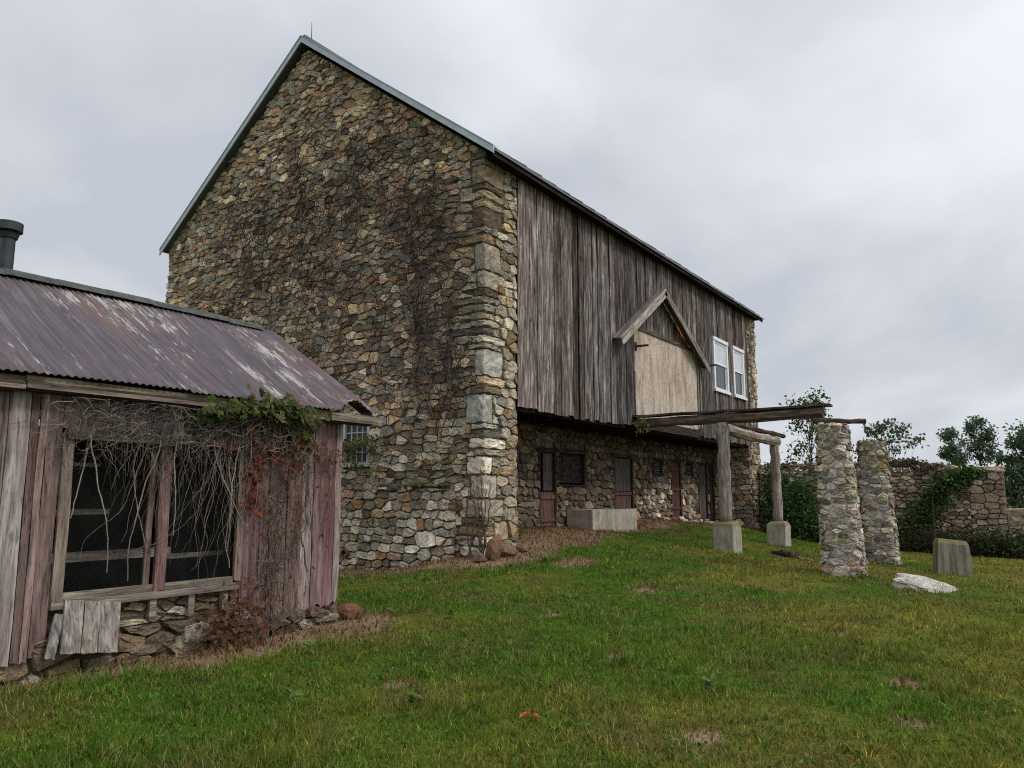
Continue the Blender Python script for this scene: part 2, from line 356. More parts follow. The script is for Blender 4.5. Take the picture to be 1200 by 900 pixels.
def grass():
    r = np.random.RandomState(5); N = 120000
    # distance law: dense near the viewer's end of the lawn, coarser tufts further off
    u = r.uniform(0, 1, N); d = 3.0 * (44 / 3.0) ** u
    th = R(34.36) + r.uniform(R(-47), R(44), N)
    x = d * np.cos(th); y = d * np.sin(th)
    keep = ~((x > -1) & (x < 6.6) & (y > 7.02) & (y < 11)); keep &= ~((x > 12.25) & (y > 9.05) & (y < 21) & (x < 30.8) & ~((x > 13.4) & (x < 29.5) & (y < 10.6)))
    keep &= ~((x > 30) & (x < 30.7) & (y > 0.5)); keep &= (y < 18)
    dm = dirt(x, y); keep &= r.uniform(0, 1, N) > dm * .95
    keep &= r.uniform(0, 1, N) < (.3 + 1.2 * fbm(x * 2.5, y * 2.5, 77, 2))
    x, y, d = x[keep], y[keep], d[keep]; n0 = len(x)
    K = 9; tall = fbm(x * 1.3, y * 1.3, 51, 3)
    foot = np.clip(1.2 - np.abs(y - 6.6) * 2, 0, 1) * (x < 7) + np.clip(1 - np.hypot(x - 16, y - 3.2) / .7, 0, 1) + np.clip(1 - np.hypot(x - 18.4, y - 1.6) / .8, 0, 1)
    for fx, fy in ((19.2, 6.6), (23.9, 6.62), (19.75, 3.15), (14.95, 1.72)): foot = foot + np.clip(1 - (np.hypot(x - fx, y - fy) - .3) / .4, 0, 1)
    th_ = (.026 + .10 * tall ** 2 + .025 * foot) * r.uniform(.5, 1.6, n0)
    tc_ = lawncol(x, y) * np.exp(r.normal(0, .38, (n0, 1))); tc_[:, 0] *= r.uniform(.72, 1.3, n0); tc_ *= (1.0 + .25 * foot[:, None])
    yl = r.uniform(0, 1, n0) < .12; tc_[yl] = np.array([.19, .17, .045]) * r.uniform(.7, 1.2, (yl.sum(), 1))
    rad = np.clip(.012 + .0022 * d, 0, .06)[:, None]
    x = (x[:, None] + r.normal(0, 1, (n0, K)) * rad).ravel(); y = (y[:, None] + r.normal(0, 1, (n0, K)) * rad).ravel()
    d = np.repeat(d, K); n = len(x); hgt = np.repeat(th_, K) * r.uniform(.55, 1.35, n)
    wid = np.clip(.0028 + .00048 * d, .004, .02) * r.uniform(.6, 1.4, n)
    c = np.repeat(tc_, K, 0) * np.exp(r.normal(0, .25, (n, 1)))
    dead = r.uniform(0, 1, n) < .08; c[dead] = np.array([.30, .23, .11]) * r.uniform(.5, 1.2, (dead.sum(), 1))
    o = blades('lawn_grass', x, y, hgt, wid, .85, c, M_grass, 6)
    tag(o, 'short patchy green and yellowish lawn grass in front of the barn', 'grass', kind='stuff')
    # clover and thatch between the grass tufts
    M = 26000; d = 3.2 * (22 / 3.2) ** r.uniform(0, 1, M); th = R(34.36) + r.uniform(R(-44), R(42), M); x = d * np.cos(th); y = d * np.sin(th)
    k = (fbm(x * .8, y * .8, 91, 3) > .54) & ~((x < 6.6) & (y > 6.9)) & ~((x > 12.2) & (y > 9)) & (dirt(x, y) < .3); x, y, d = x[k], y[k], d[k]; n = len(x)
    c = np.array([.05, .12, .02]) * np.exp(r.normal(0, .3, (n, 1))); c[:, 0] *= r.uniform(.7, 1.5, n)
    o = blades('clover', x, y, r.uniform(.02, .045, n), r.uniform(.012, .026, n) * np.clip(d / 8, 1, 2), .95, c, M_grass, 16, .02)
    tag(o, 'low clover leaves in patches between the lawn grass', 'clover', kind='stuff')
    # dry litter on the bare strips
    N = 260000; x = r.uniform(2, 31, N); y = r.uniform(-2, 15, N); dm = dirt(x, y)
    k = (r.uniform(0, 1, N) < dm * 1.1) & ~((x > 12.3) & (y > 10.6)) & ~((x > 12.3) & (x < 13.45) & (y > 9.1)) & ~((x < 6.5) & (y > 7.05)) & ~((x > 12.3) & (y > 12))
    x, y = x[k], y[k]; n = len(x)
    pal = np.array([(.19, .11, .055), (.12, .065, .034), (.24, .155, .08), (.09, .05, .03), (.17, .07, .035), (.26, .18, .10)])
    c = pal[r.randint(0, 6, n)] * r.uniform(.6, 1.3, (n, 1))
    o = blades('leaf_litter', x, y, r.uniform(.03, .11, n), r.uniform(.006, .022, n), .97, c, M_grass, 8, .004)
    tag(o, 'brown dry leaf and straw litter on the bare soil by the walls', 'leaf litter', kind='stuff')

# ------------------------------------------------------------------ rubble masonry
def clip(poly, a, b, c):
    """keep a*u+b*v<=c"""
    out = []; n = len(poly)
    for i in range(n):
        p = poly[i]; q = poly[(i + 1) % n]; dp = a * p[0] + b * p[1] - c; dq = a * q[0] + b * q[1] - c
        if dp <= 0: out.append(p)
        if (dp < 0 < dq) or (dq < 0 < dp):
            t = dp / (dp - dq); out.append((p[0] + (q[0] - p[0]) * t, p[1] + (q[1] - p[1]) * t))
    return out

def area(p): return .5 * sum(p[i][0] * p[(i + 1) % len(p)][1] - p[(i + 1) % len(p)][0] * p[i][1] for i in range(len(p)))

PAL_BARN = [((0.483, 0.372, 0.244), 4), ((0.377, 0.318, 0.242), 4), ((0.453, 0.299, 0.189), 2.4), ((0.34, 0.206, 0.132), 1.6), ((0.298, 0.262, 0.215), 3), ((0.217, 0.181, 0.14), 2), ((0.658, 0.547, 0.396), 2.2), ((0.579, 0.441, 0.288), 2.4), ((0.363, 0.322, 0.222), 2)]
PAL_BASE = [((0.508, 0.44, 0.331), 4), ((0.409, 0.354, 0.269), 4), ((0.333, 0.236, 0.143), 2), ((0.268, 0.229, 0.181), 3), ((0.6, 0.536, 0.43), 2), ((0.361, 0.208, 0.115), 0.8), ((0.217, 0.162, 0.112), 1.2)]
PAL_FRONT = [((0.34, 0.274, 0.186), 4), ((0.397, 0.342, 0.254), 3), ((0.282, 0.194, 0.117), 2), ((0.269, 0.247, 0.202), 3), ((0.454, 0.41, 0.322), 2), ((0.196, 0.152, 0.108), 1)]
PAL_PIER = [((0.452, 0.382, 0.286), 3), ((0.332, 0.291, 0.236), 3), ((0.41, 0.368, 0.327), 3), ((0.298, 0.215, 0.146), 1.5), ((0.228, 0.208, 0.186), 2), ((0.547, 0.505, 0.436), 2), ((0.256, 0.242, 0.131), 0.7)]
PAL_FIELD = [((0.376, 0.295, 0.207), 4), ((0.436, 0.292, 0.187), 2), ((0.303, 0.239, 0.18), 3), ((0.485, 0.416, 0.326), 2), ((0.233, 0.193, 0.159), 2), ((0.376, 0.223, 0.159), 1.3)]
PAL_SHADE = [(tuple(round(c * .42, 3) for c in a), w) for a, w in PAL_FIELD]  # field stones darkened: the forebay's shade is painted into the palette
def pick(pal, r):
    t = r.uniform(0, sum(w for _, w in pal))
    for c, w in pal:
        t -= w
        if t <= 0: break
    k = r.uniform(.6, 1.5); w = r.uniform(.94, 1.07)
    return (c[0] * k * w, c[1] * k, c[2] * k / w, r.random())

def rubble(B, region, P, rowh=(.11, .24), cw=(.16, .46), gap=.016, h=(.02, .07), pal=PAL_BARN, seed=1, holes=(), big=.06, vj=.28, palfn=None, rnd=.5):
    r = random.Random(seed); us = [p[0] for p in region]; vs = [p[1] for p in region]
    u0, u1, v0, v1 = min(us), max(us), min(vs), max(vs)
    pts = []; v = v0
    while v < v1 + .2:
        hh = r.uniform(*rowh); u = u0 - r.uniform(0, cw[1])
        while u < u1 + cw[1]:
            w = r.uniform(*cw) * (.7 + .6 * r.random()); w = max(w, hh * .8)
            pts.append((u + w / 2, v + hh / 2 + r.uniform(-vj, vj) * hh)); u += w
        v += hh
    if big:                                             # a few larger stones swallow their neighbours
        pts2 = []; bigs = [p for p in pts if r.random() < big * .35]
        for p in pts:
            if p in bigs or all(abs(p[0] - b[0]) > cw[1] * .62 or abs(p[1] - b[1]) > rowh[1] * .8 for b in bigs): pts2.append(p)
        pts = pts2
    bs = max(cw[1], rowh[1]) * 1.15; grid = {}
    for i, p in enumerate(pts): grid.setdefault((int(p[0] // bs), int(p[1] // bs)), []).append(i)
    asp = 1.0
    for i, p in enumerate(pts):
        if p[0] < u0 - .1 or p[0] > u1 + .1 or p[1] > v1 + .1: continue
        poly = [(p[0] - bs, p[1] - bs), (p[0] + bs, p[1] - bs), (p[0] + bs, p[1] + bs), (p[0] - bs, p[1] + bs)]
        gi, gj = int(p[0] // bs), int(p[1] // bs); g = gap * r.uniform(.6, 1.5)
        nb = [j for a in (-1, 0, 1) for b in (-1, 0, 1) for j in grid.get((gi + a, gj + b), ()) if j != i]
        nb.sort(key=lambda j: (pts[j][0] - p[0]) ** 2 + (pts[j][1] - p[1]) ** 2)
        for j in nb[:22]:
            q = pts[j]; du, dv = q[0] - p[0], (q[1] - p[1]) * 1.7          # flattened metric: joints run mostly level and plumb
            mu, mv = (p[0] + q[0]) / 2, (p[1] + q[1]) / 2; nu, nv = du, dv * 1.7; L = math.hypot(nu, nv)
            if L < 1e-6: continue
            nu /= L; nv /= L
            poly = clip(poly, nu, nv, nu * mu + nv * mv - g / 2)
            if len(poly) < 3: break
        if len(poly) < 3: continue
        n = len(region)
        for k in range(n):
            a, b = region[k], region[(k + 1) % n]; nu, nv = b[1] - a[1], a[0] - b[0]; L = math.hypot(nu, nv); nu /= L; nv /= L
            poly = clip(poly, nu, nv, nu * a[0] + nv * a[1] - g / 4)
            if len(poly) < 3: break
        if len(poly) < 3: continue
        dead = False
        for (a0, a1, b0, b1) in holes:
            pu = [q[0] for q in poly]; pv = [q[1] for q in poly]
            if max(pu) <= a0 or min(pu) >= a1 or max(pv) <= b0 or min(pv) >= b1: continue
            best = None
            for pl in (clip(poly, 1, 0, a0 - .004), clip(poly, -1, 0, -a1 - .004), clip(poly, 0, 1, b0 - .004), clip(poly, 0, -1, -b1 - .004)):
                if len(pl) >= 3 and (best is None or abs(area(pl)) > abs(area(best))): best = pl
            if best is None: dead = True; break
            poly = best
        if dead or abs(area(poly)) < .0016: continue
        # knock the corners off and break the long edges
        q = []; n = len(poly)
        for k in range(n):
            a, b = poly[k], poly[(k + 1) % n]; t = r.uniform(.05, .24) * rnd / .5; L = math.hypot(b[0] - a[0], b[1] - a[1])
            if L < .012: q.append(((a[0] + b[0]) / 2, (a[1] + b[1]) / 2)); continue
            q.append((a[0] + (b[0] - a[0]) * t, a[1] + (b[1] - a[1]) * t))
            if L > .09:
                m_ = r.uniform(.35, .65); o_ = r.uniform(-.012, .006); q.append((a[0] + (b[0] - a[0]) * m_ + (b[1] - a[1]) / L * o_, a[1] + (b[1] - a[1]) * m_ - (b[0] - a[0]) / L * o_))
            t = r.uniform(.05, .24) * rnd / .5; q.append((b[0] + (a[0] - b[0]) * t, b[1] + (a[1] - b[1]) * t))
        poly = q; n = len(poly); cu = sum(a[0] for a in poly) / n; cv = sum(a[1] for a in poly) / n
        hh = r.uniform(*h); tu, tv = r.uniform(-.2, .2), r.uniform(-.25, .15); jm = .010
        c = palfn(cu, cv, r) if palfn else pick(pal, r)
        V = []
        for (sc, dz) in ((1.0, -.03), (.99, hh * .5), (.94, hh * .96), (.55, hh * 1.0)):
            for a in poly:
                uu = cu + (a[0] - cu) * sc + r.uniform(-jm, jm) * .5; vv = cv + (a[1] - cv) * sc + r.uniform(-jm, jm) * .5
                dd = dz + (0 if dz < 0 else (uu - cu) * tu + (vv - cv) * tv + r.uniform(-jm, jm) * (1.3 if sc < .95 else .6))
                V.append(P(uu, vv, dd))
        V.append(P(cu, cv, hh * 1.0 + r.uniform(-jm, jm)))
        F = []
        for k in range(3):
            for e in range(n): F.append((k * n + e, k * n + (e + 1) % n, (k + 1) * n + (e + 1) % n, (k + 1) * n + e))
        for e in range(n): F.append((3 * n + e, 3 * n + (e + 1) % n, 4 * n))
        B.add(V, F, c)

def roughblock(B, x0, x1, y0, y1, z0, z1, col, r, j=.012, n=3, rd=.035):
    """a roughly dressed stone block, corners knocked off"""
    d = {}; V = []; F = []
    def vid(i, k, l):
        if (i, k, l) not in d:
            t = [i / n, k / n, l / n]; p = [x0 + (x1 - x0) * t[0], y0 + (y1 - y0) * t[1], z0 + (z1 - z0) * t[2]]
            e = sum(1 for q in t if q in (0, 1))
            cen = ((x0 + x1) / 2, (y0 + y1) / 2, (z0 + z1) / 2)
            if e >= 2:
                for a in range(3):
                    if t[a] in (0, 1): p[a] += (rd if t[a] == 0 else -rd) * (.5 if e == 2 else .8)
            d[(i, k, l)] = len(V); V.append(tuple(q + r.uniform(-j, j) for q in p))
        return d[(i, k, l)]
    for a in range(n):
        for b in range(n):
            F.append((vid(a, b, 0), vid(a, b + 1, 0), vid(a + 1, b + 1, 0), vid(a + 1, b, 0)))
            F.append((vid(a, b, n), vid(a + 1, b, n), vid(a + 1, b + 1, n), vid(a, b + 1, n)))
            F.append((vid(a, 0, b), vid(a + 1, 0, b), vid(a + 1, 0, b + 1), vid(a, 0, b + 1)))
            F.append((vid(a, n, b), vid(a, n, b + 1), vid(a + 1, n, b + 1), vid(a + 1, n, b)))
            F.append((vid(0, a, b), vid(0, a, b + 1), vid(0, a + 1, b + 1), vid(0, a + 1, b)))
            F.append((vid(n, a, b), vid(n, a + 1, b), vid(n, a + 1, b + 1), vid(n, a, b + 1)))
    B.add(V, F, col)

def holedwall(B, u0, u1, v0, v1, holes, P, th, col=(1, 1, 1, 0)):
    """flat wall with rectangular openings, thickness th going behind the face (P(u,v,d), d<0 inside)"""
    us = sorted({u0, u1, *[h for q in holes for h in q[:2]]}); vs = sorted({v0, v1, *[h for q in holes for h in q[2:]]})
    for i in range(len(us) - 1):
        for j in range(len(vs) - 1):
            cu, cv = (us[i] + us[i + 1]) / 2, (vs[j] + vs[j + 1]) / 2
            if any(a < cu < b and c < cv < d for a, b, c, d in holes): continue
            a = [P(u, v, d) for d in (-th, 0) for v in (vs[j], vs[j + 1]) for u in (us[i], us[i + 1])]
            B.add(a, [(0, 2, 3, 1), (4, 5, 7, 6), (0, 1, 5, 4), (2, 6, 7, 3), (0, 4, 6, 2), (1, 3, 7, 5)], col)

def plank(B, x0, x1, z0, z1, y, th=.025, col=(1, 1, 1, 0), r=rng, jag=.02, warp=.006, nseg=5, lean=0.):
    """one upright board facing -Y with a ragged foot"""
    nu = 4; V = []; F = []; w0 = [r.uniform(-warp, warp) for _ in range(nseg + 1)]
    e0 = [r.uniform(-.004, .004) for _ in range(nseg + 1)]
    jz = [r.uniform(-jag, jag) for _ in range(nu + 1)]; cup = r.uniform(-.006, .006)
    for s in (0, 1):
        for j in range(nseg + 1):
            for i in range(nu + 1):
                t = i / nu; x = x0 + (x1 - x0) * t + e0[j] + lean * (j / nseg); zz = z0 + (z1 - z0) * j / nseg + (jz[i] if j == 0 else 0)
                V.append((x, y + w0[j] + cup * (2 * t - 1) ** 2 + s * th, zz))
    m = (nseg + 1) * (nu + 1); Wd = nu + 1
    for j in range(nseg):
        for i in range(nu):
            a = j * Wd + i; F.append((a, a + 1, a + Wd + 1, a + Wd)); F.append((m + a, m + a + Wd, m + a + Wd + 1, m + a + 1))
    for j in range(nseg):
        a = j * Wd; F.append((a, a + Wd, m + a + Wd, m + a)); a += nu; F.append((a, m + a, m + a + Wd, a + Wd))
    for i in range(nu):
        F.append((i, m + i, m + i + 1, i + 1)); a = nseg * Wd + i; F.append((a, a + 1, m + a + 1, m + a))
    B.add(V, F, col)

def tint(r, lo=.75, hi=1.25, warm=.08):
    k = r.uniform(lo, hi); w = r.uniform(-warm, warm); return (k * (1 + w), k, k * (1 - w), r.random())

# ------------------------------------------------------------------ the barn
X0, X1, Y0, Y1 = 12.3, 30.7, 9.1, 20.6
PKY, PKZ, EZ = 14.85, 13.10, 8.78            # wall gable peak and eaves
def build_barn():
    T = thing('stone_barn', (21.5, 14.8, h1(21.5, 10)), 'large stone-gabled bank barn with grey board front, plywood loft door and open forebay', 'barn')
    r = random.Random(11)
    # gable wall facing the shed: u runs along Y, v is height
    Pg = lambda u, v, d: (X0 - d, u, v)
    B = MB(); quo = []; z = .2; k = 0
    while z < 8.75:
        hh = r.choice([r.uniform(.12, .22), r.uniform(.14, .26), r.uniform(.25, .42), r.uniform(.36, .6)]); hh = min(hh, 8.78 - z) if z > 8.3 else hh
        if hh < .12: break
        a, b = (r.uniform(.18, .4), r.uniform(.35, .75)) if r.random() < .55 else (r.uniform(.35, .9), r.uniform(.18, .42))
        quo.append((z, z + hh - .02, a, b)); z += hh; k += 1
    wh = (12.22, 13.12, 2.2, 3.32)
    gh = [(9.0, 9.1 + a, z0 - .01, z1 + .01) for z0, z1, a, b in quo] + [wh]
    reg = [(Y1, -.4), (Y1, EZ), (PKY, PKZ), (Y0 + .02, EZ), (Y0 + .02, -.4)]
    pbase = lambda u, v, rr: pick(PAL_BARN, rr)
    def palg(u, v, rr):
        if v < 3.0 and rr.random() < (.75 if v < 2.2 else .35): return tuple(c * .85 for c in pick(PAL_BASE, rr)[:3]) + (rr.random(),)
        if u < 11.2 and rr.random() < .35: return pick(PAL_FRONT, rr)
        return pick(PAL_BARN, rr)
    rubble(B, reg, Pg, (.06, .20), (.09, .46), .014, (.012, .06), seed=3, holes=gh, big=.11, palfn=palg)
    for z0, z1, a, b in quo:
        c = pick([((.30, .26, .19), 3), ((.25, .19, .12), 2), ((.22, .20, .165), 2), ((.17, .125, .085), 1)] if z0 > 4.7 or r.random() < .3 else [((.50, .46, .38), 3), ((.40, .33, .22), 1.5), ((.33, .29, .23), 1.5)], r)
        o1, o2 = r.uniform(.015, .05), r.uniform(.015, .05); roughblock(B, X0 - o1, X0 + b, Y0 - o2, Y0 + a - .01, z0, z1, c, r, .018, 5, .02)
    g = B.build('gable_wall', M_stone, T)
    B = MB(); holedwall(B, Y0, Y1, -.6, EZ, [wh], lambda u, v, d: (X0 - d, u, v), .55)
    B.add([(X0 + q, u, v) for q in (0, .55) for u, v in ((Y0, EZ), (Y1, EZ), (PKY, PKZ))], [(0, 2, 1), (3, 4, 5), (0, 1, 4, 3), (1, 2, 5, 4), (2, 0, 3, 5)])
    B.build('mortar', M_mortar, g)
    # projecting, paler lower course of the gable
    B = MB(); Pb = lambda u, v, d: (X0 - .045 - d - .06 * max(0, 1 - v / 1.6), u, v)
    rubble(B, [(9.75, -.4), (14.6, -.4), (14.6, 1.2), (12.6, 1.72), (11.2, 1.82), (9.75, 1.70)], Pb, (.11, .24), (.16, .42), .022, (.02, .08), PAL_BASE, 5, big=.06)
    u = 9.9
    while u < 11.7:
        w = r.uniform(.2, .48); zt = 1.86 + r.uniform(-.03, .03); roughblock(B, X0 - r.uniform(.13, .2), X0 + .02, u, u + w - .02, zt - r.uniform(.08, .15), zt, pick([((.15, .13, .08), 2), ((.10, .105, .05), 2), ((.2, .17, .12), 1)], r), r, .02); u += w
    q = B.build('base_course', M_stone, T); q['label'] = 'paler projecting lower course of the gable with a mossy ledge'
    B = MB(); B.box(X0 - .045, X0 - .002, 9.76, 14.4, -.6, 1.2); B.box(X0 - .044, X0 - .002, 9.76, 12.5, 1.202, 1.68); B.build('mortar', M_mortar, q)
    # front return wall beside the boards (u = X)
    B = MB(); Pf = lambda u, v, d: (u, Y0 - d, v)
    fh = [(12.2, X0 + b, z0 - .01, z1 + .01) for z0, z1, a, b in quo]
    rubble(B, [(X0 + .02, .1), (13.45, .1), (13.45, 8.78), (X0 + .02, 8.78)], Pf, (.12, .27), (.18, .45), .018, (.02, .06), PAL_FRONT, 8, holes=fh, big=.05)
    q = B.build('front_return_wall', M_stone, T)
    B = MB(); B.box(X0 + .56, 13.44, Y0 + .001, 10.55, -.3, 8.78); B.build('mortar', M_mortar, q)
    # far pier and end wall
    B = MB(); rubble(B, [(29.55, -.6), (X1, -.6), (X1, 8.78), (29.55, 8.78)], Pf, (.14, .27), (.18, .5), .02, (.02, .06), PAL_FRONT, 12)
    rubble(B, [(Y0, -.4), (10.62, -.4), (10.62, 3.5), (Y0, 3.5)], lambda u, v, d: (29.55 - d, u, v), (.14, .25), (.2, .5), .02, (.02, .06), PAL_BARN, 13)
    q = B.build('far_pier', M_stone, T)
    B = MB(); B.box(29.552, X1 - .002, Y0 + .002, 11.2, -.8, 8.78); B.box(X1 - .56, X1, 11.21, Y1, -.8, EZ)
    B.add([(X1 - .56 * q2, u, v) for q2 in (1, 0) for u, v in ((Y0, EZ + .002), (Y1, EZ + .002), (PKY, PKZ))], [(0, 2, 1), (3, 4, 5), (0, 1, 4, 3), (1, 2, 5, 4), (2, 0, 3, 5)])
    B.build('mortar', M_mortar, q)
    B = MB(); B.box(X0 + .56, X1 - .57, Y1 - .5, Y1, -.8, EZ); B.build('back_wall', M_mortar, T)
    # lower wall under the forebay with its doors
    YI = 10.6; Pi = lambda u, v, d: (u, YI - d, v)
    D1 = (16.66, 17.52, .78, 2.78); WN = (17.62, 19.12, 1.88, 2.82); D2 = (20.85, 22.2, .78, 2.8); L1 = (23.75, 24.5, 2.3, 2.82)
    D3 = (25.2, 26.1, .85, 2.82); L2 = (26.55, 27.3, 2.36, 2.8); D4 = (27.8, 28.75, .7, 2.8); D5 = (28.85, 29.5, .6, 2.8)
    hs = [D1, WN, D2, L1, D3, L2, D4, D5]
    B = MB(); rubble(B, [(13.46, .2), (29.54, .2), (29.54, 3.5), (13.46, 3.5)], Pi, (.12, .24), (.16, .42), .024, (.02, .08), PAL_FIELD, 15, holes=hs, big=.06, palfn=lambda u, v, rr: pick(PAL_BASE if (u > 22 and v < 2.2 and rr.random() < .5) else PAL_SHADE, rr))
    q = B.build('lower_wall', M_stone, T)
    B = MB(); holedwall(B, 13.46, 29.54, -.3, 3.5, hs, Pi, .5); B.build('mortar', M_mortar, q)
    B = MB(); B.box(13.5, 29.5, 11.12, 20, -.2, .3); B.build('stable_floor', M_inside, T)
    B = MB(); B.box(13.5, 29.5, 13.5, 13.6, .3, 3.3); B.build('stable_partition', M_inside, T)
    def boards(x0, x1, z0, z1, y, mat, name, lo=.8, hi=1.15, w=.17, par=T, lab=None):
        B = MB(); n = max(1, round((x1 - x0) / w)); s = (x1 - x0) / n
        for k in range(n): plank(B, x0 + k * s + .004, x0 + (k + 1) * s - .004, z0, z1, y, .03, tint(r, lo, hi), r, .008, .003, 3)
        o = B.build(name, mat, par)
        if lab: o['label'] = lab
        return o
    def frame(d, par=T, mat=M_darkwood, w=.07, y=YI - .05, name='door_frame', sill=False):
        B = MB(); a, b, c, e = d
        for x in (a, b - w): B.box(x, x + w, y, y + .14, c, e - w - .002, tint(r))
        B.box(a - .06, b + .06, y - .01, y + .15, e - w, e + .04, tint(r))
        if sill: B.box(a - .04, b + .04, y - .03, y + .15, c - .05, c - .002, tint(r))
        return B.build(name, mat, par)
    dd = boards(17.0, 17.45, 1.72, 2.7, YI + .04, M_greydoor, 'upper_door', lab='grey upper half door standing ajar'); frame(D1, dd)
    dd = boards(16.74, 17.45, .8, 1.68, YI - .01, M_reddoor, 'lower_door', lab='faded red lower half door')
    for z in (.92, 1.5): B = MB(); B.box(16.76, 17.44, YI - .045, YI - .016, z, z + .1, tint(r)); B.build('door_ledge', M_reddoor, dd)
    dd = boards(17.7, 19.04, 1.92, 2.74, YI + .06, M_darkwood, 'shutter'); frame(WN, dd, M_darkwood, .1, name='window_frame', sill=True)
    dd = boards(20.93, 22.12, 1.72, 2.72, YI + .02, M_greydoor, 'upper_door', lab='grey-brown upper half door left of the vents'); frame(D2, dd)
    dd = boards(20.93, 22.12, .8, 1.69, YI + .015, M_reddoor, 'lower_door', .8, 1.1, lab='pinkish grey lower half door'); 
    for z in (.95, 1.6): B = MB(); B.box(20.93, 22.12, YI - .02, YI + .012, z, z + .1, tint(r)); B.build('door_ledge', M_reddoor, dd)
    dd = boards(25.27, 26.03, .86, 2.75, YI + .0, M_reddoor, 'stable_door', .7, 1.05, lab='tall narrow dark red door between the vents'); frame(D3, dd)
    for z in (1.1, 1.75, 2.45): B = MB(); B.box(25.28, 26.02, YI - .035, YI - .006, z, z + .1, tint(r, .7, .9)); B.build('door_ledge', M_reddoor, dd)
    dd = boards(27.87, 28.68, .72, 2.73, YI + .02, M_greydoor, 'stable_door', lab='grey-brown door near the far pier'); frame(D4, dd)
    dd = boards(28.92, 29.43, .62, 2.73, YI + .02, M_darkwood, 'stable_door', lab='dark door beside the far pier'); frame(D5, dd)
    for d in (L1, L2):
        f_ = frame(d, T, M_darkwood, .07, name='louvre_vent', sill=True)
        B = MB()
        for z in np.arange(d[2] + .05, d[3] - .08, .085):
            Mx = Matrix.Translation(((d[0] + d[1]) / 2, YI + .02, z)) @ Matrix.Rotation(R(38), 4, 'X'); w = (d[1] - d[0]) / 2 - .072
            B.box(-w, w, -.045, .045, -.008, .008, tint(r), Mx)
        B.build('louvre_slats', M_greydoor, f_)
    # forebay floor: joists and boards overhead
    B = MB(); B.box(13.46, 29.54, 9.17, 11.1, 3.56, 3.62, tint(r, .8, .9))
    B.box(13.46, 29.54, 9.17, 9.4, 3.40, 3.555, tint(r, .8, .9))
    for x in np.arange(13.9, 29.4, .75): B.box(x, x + .13, 9.402, 11.05, 3.36, 3.555, tint(r, .7, 1))
    B.build('forebay_floor', M_darkwood, T)
    # board siding
    B = MB(); x = 13.47; wl = [.5, .3, .28, .46, .3, .3]; wins = [(25.66, 27.2), (27.75, 29.05)]; DX0, DX1, DZ = 19.27, 24.15, 6.26
    orng = 0
    while x < 30.05:
        w = wl.pop(0) if wl else r.uniform(.16, .36); x2 = min(x + w, 30.08); c = (x + x2) / 2; y = Y0 - .035 + r.uniform(-.022, .012)
        t = tint(r, .55, 1.5, .07)
        if r.random() < .14: t = (t[0] * .5, t[1] * .46, t[2] * .46, t[3])
        if 13.45 < x < 14.6: t = (1.55, 1.5, 1.48, r.random())
        z0 = 3.5 - .06 * math.sin((x - 13.4) / 5.8 * math.pi) * (x < 19.3) + r.uniform(-.04, .03); g = .014 if r.random() < .7 else r.uniform(.03, .055)
        zs = [(z0, 8.86)]
        if DX0 < c < DX1: zs = [(DZ + .02, 8.86)]
        for (a, b) in wins:
            if a < c < b: zs = [(z0, 5.16), (7.12, 8.86)]
        for (a, b) in zs:
            tt = t
            if DX0 < c < DX1 and 22.4 < c < 23.6: tt = (1.9, 1.0, .55, r.random()); b = 7.0
            if DX0 < c < DX1 and b == 7.0: plank(B, x + g / 2, x2 - g / 2, 7.005, 8.86, y + .01, .025, t, r, .01, .006, 4)
            plank(B, x + g / 2, x2 - g / 2, a, b, y, .025, tt, r, .010, .008, 8)
        x = x2
    q = B.build('board_siding', M_siding, T)
    B = MB(); B.box(13.47, 29.54, Y0 + .06, Y0 + .1, 3.63, 8.8); B.build('backing', M_inside, q)
    # loft door of plywood, header, iron pintles
    B = MB(); B.box(DX0 + .02, 21.7, Y0 - .05, Y0 - .01, 3.71, DZ, tint(r, .95, 1.05)); B.box(21.706, DX1 - .16, Y0 - .053, Y0 - .012, 3.70, DZ - .02, tint(r, .85, .95))
    q = B.build('loft_door', M_ply, T); q['label'] = 'large boarded opening of weathered tan plywood'
    for a_, b_, za, zb_, k_ in ((DX0 - .03, DX0 + .04, 3.75, 5.0, 1.6), (DX1 - .15, DX1 - .06, 3.75, 6.2, 1.2), (DX1 + .1, DX1 + .2, 3.75, 6.1, 1.3)):
        B = MB(); plank(B, a_, b_, za, zb_, Y0 - .085, .03, (k_, k_, k_, r.random()), r); B.build('door_trim', M_oldwood, q)
    B = MB(); B.box(19.5, 24.0, Y0 - .09, Y0 - .056, DZ - .03, DZ + .06, tint(r, .5, .6)); B.build('header_board', M_oldwood_x, q)
    for (xx, zz) in ((19.35, 5.72), (24.75, 5.92)):
        B = MB(); B.tube([(xx, Y0 - .03, zz), (xx, Y0 - .45, zz - .01)], .035, .03, 6); B.box(xx - .05, xx + .05, Y0 - .08, Y0 - .05, zz - .12, zz + .12); B.build('iron_pintle', M_iron, q)
    B = MB(); B.box(DX0 - .05, DX1 + .02, Y0 - .06, Y0 + .03, 3.44, 3.698, tint(r, .8, 1)); B.build('door_sill', M_darkwood, q)
    # gabled hood over the door
    A, Lp, Rp = (20.95, 7.66), (17.98, 5.72), (24.45, 5.80)
    def sloped(B, name, P0, P1, par):
        dx, dz = P1[0] - P0[0], P1[1] - P0[1]; o = B.build(name, M_oldwood_x, par)
        o.location = Vector((P0[0], Y0, P0[1])) - T.location; o.rotation_euler = (0, -math.atan2(dz, dx), 0); return o
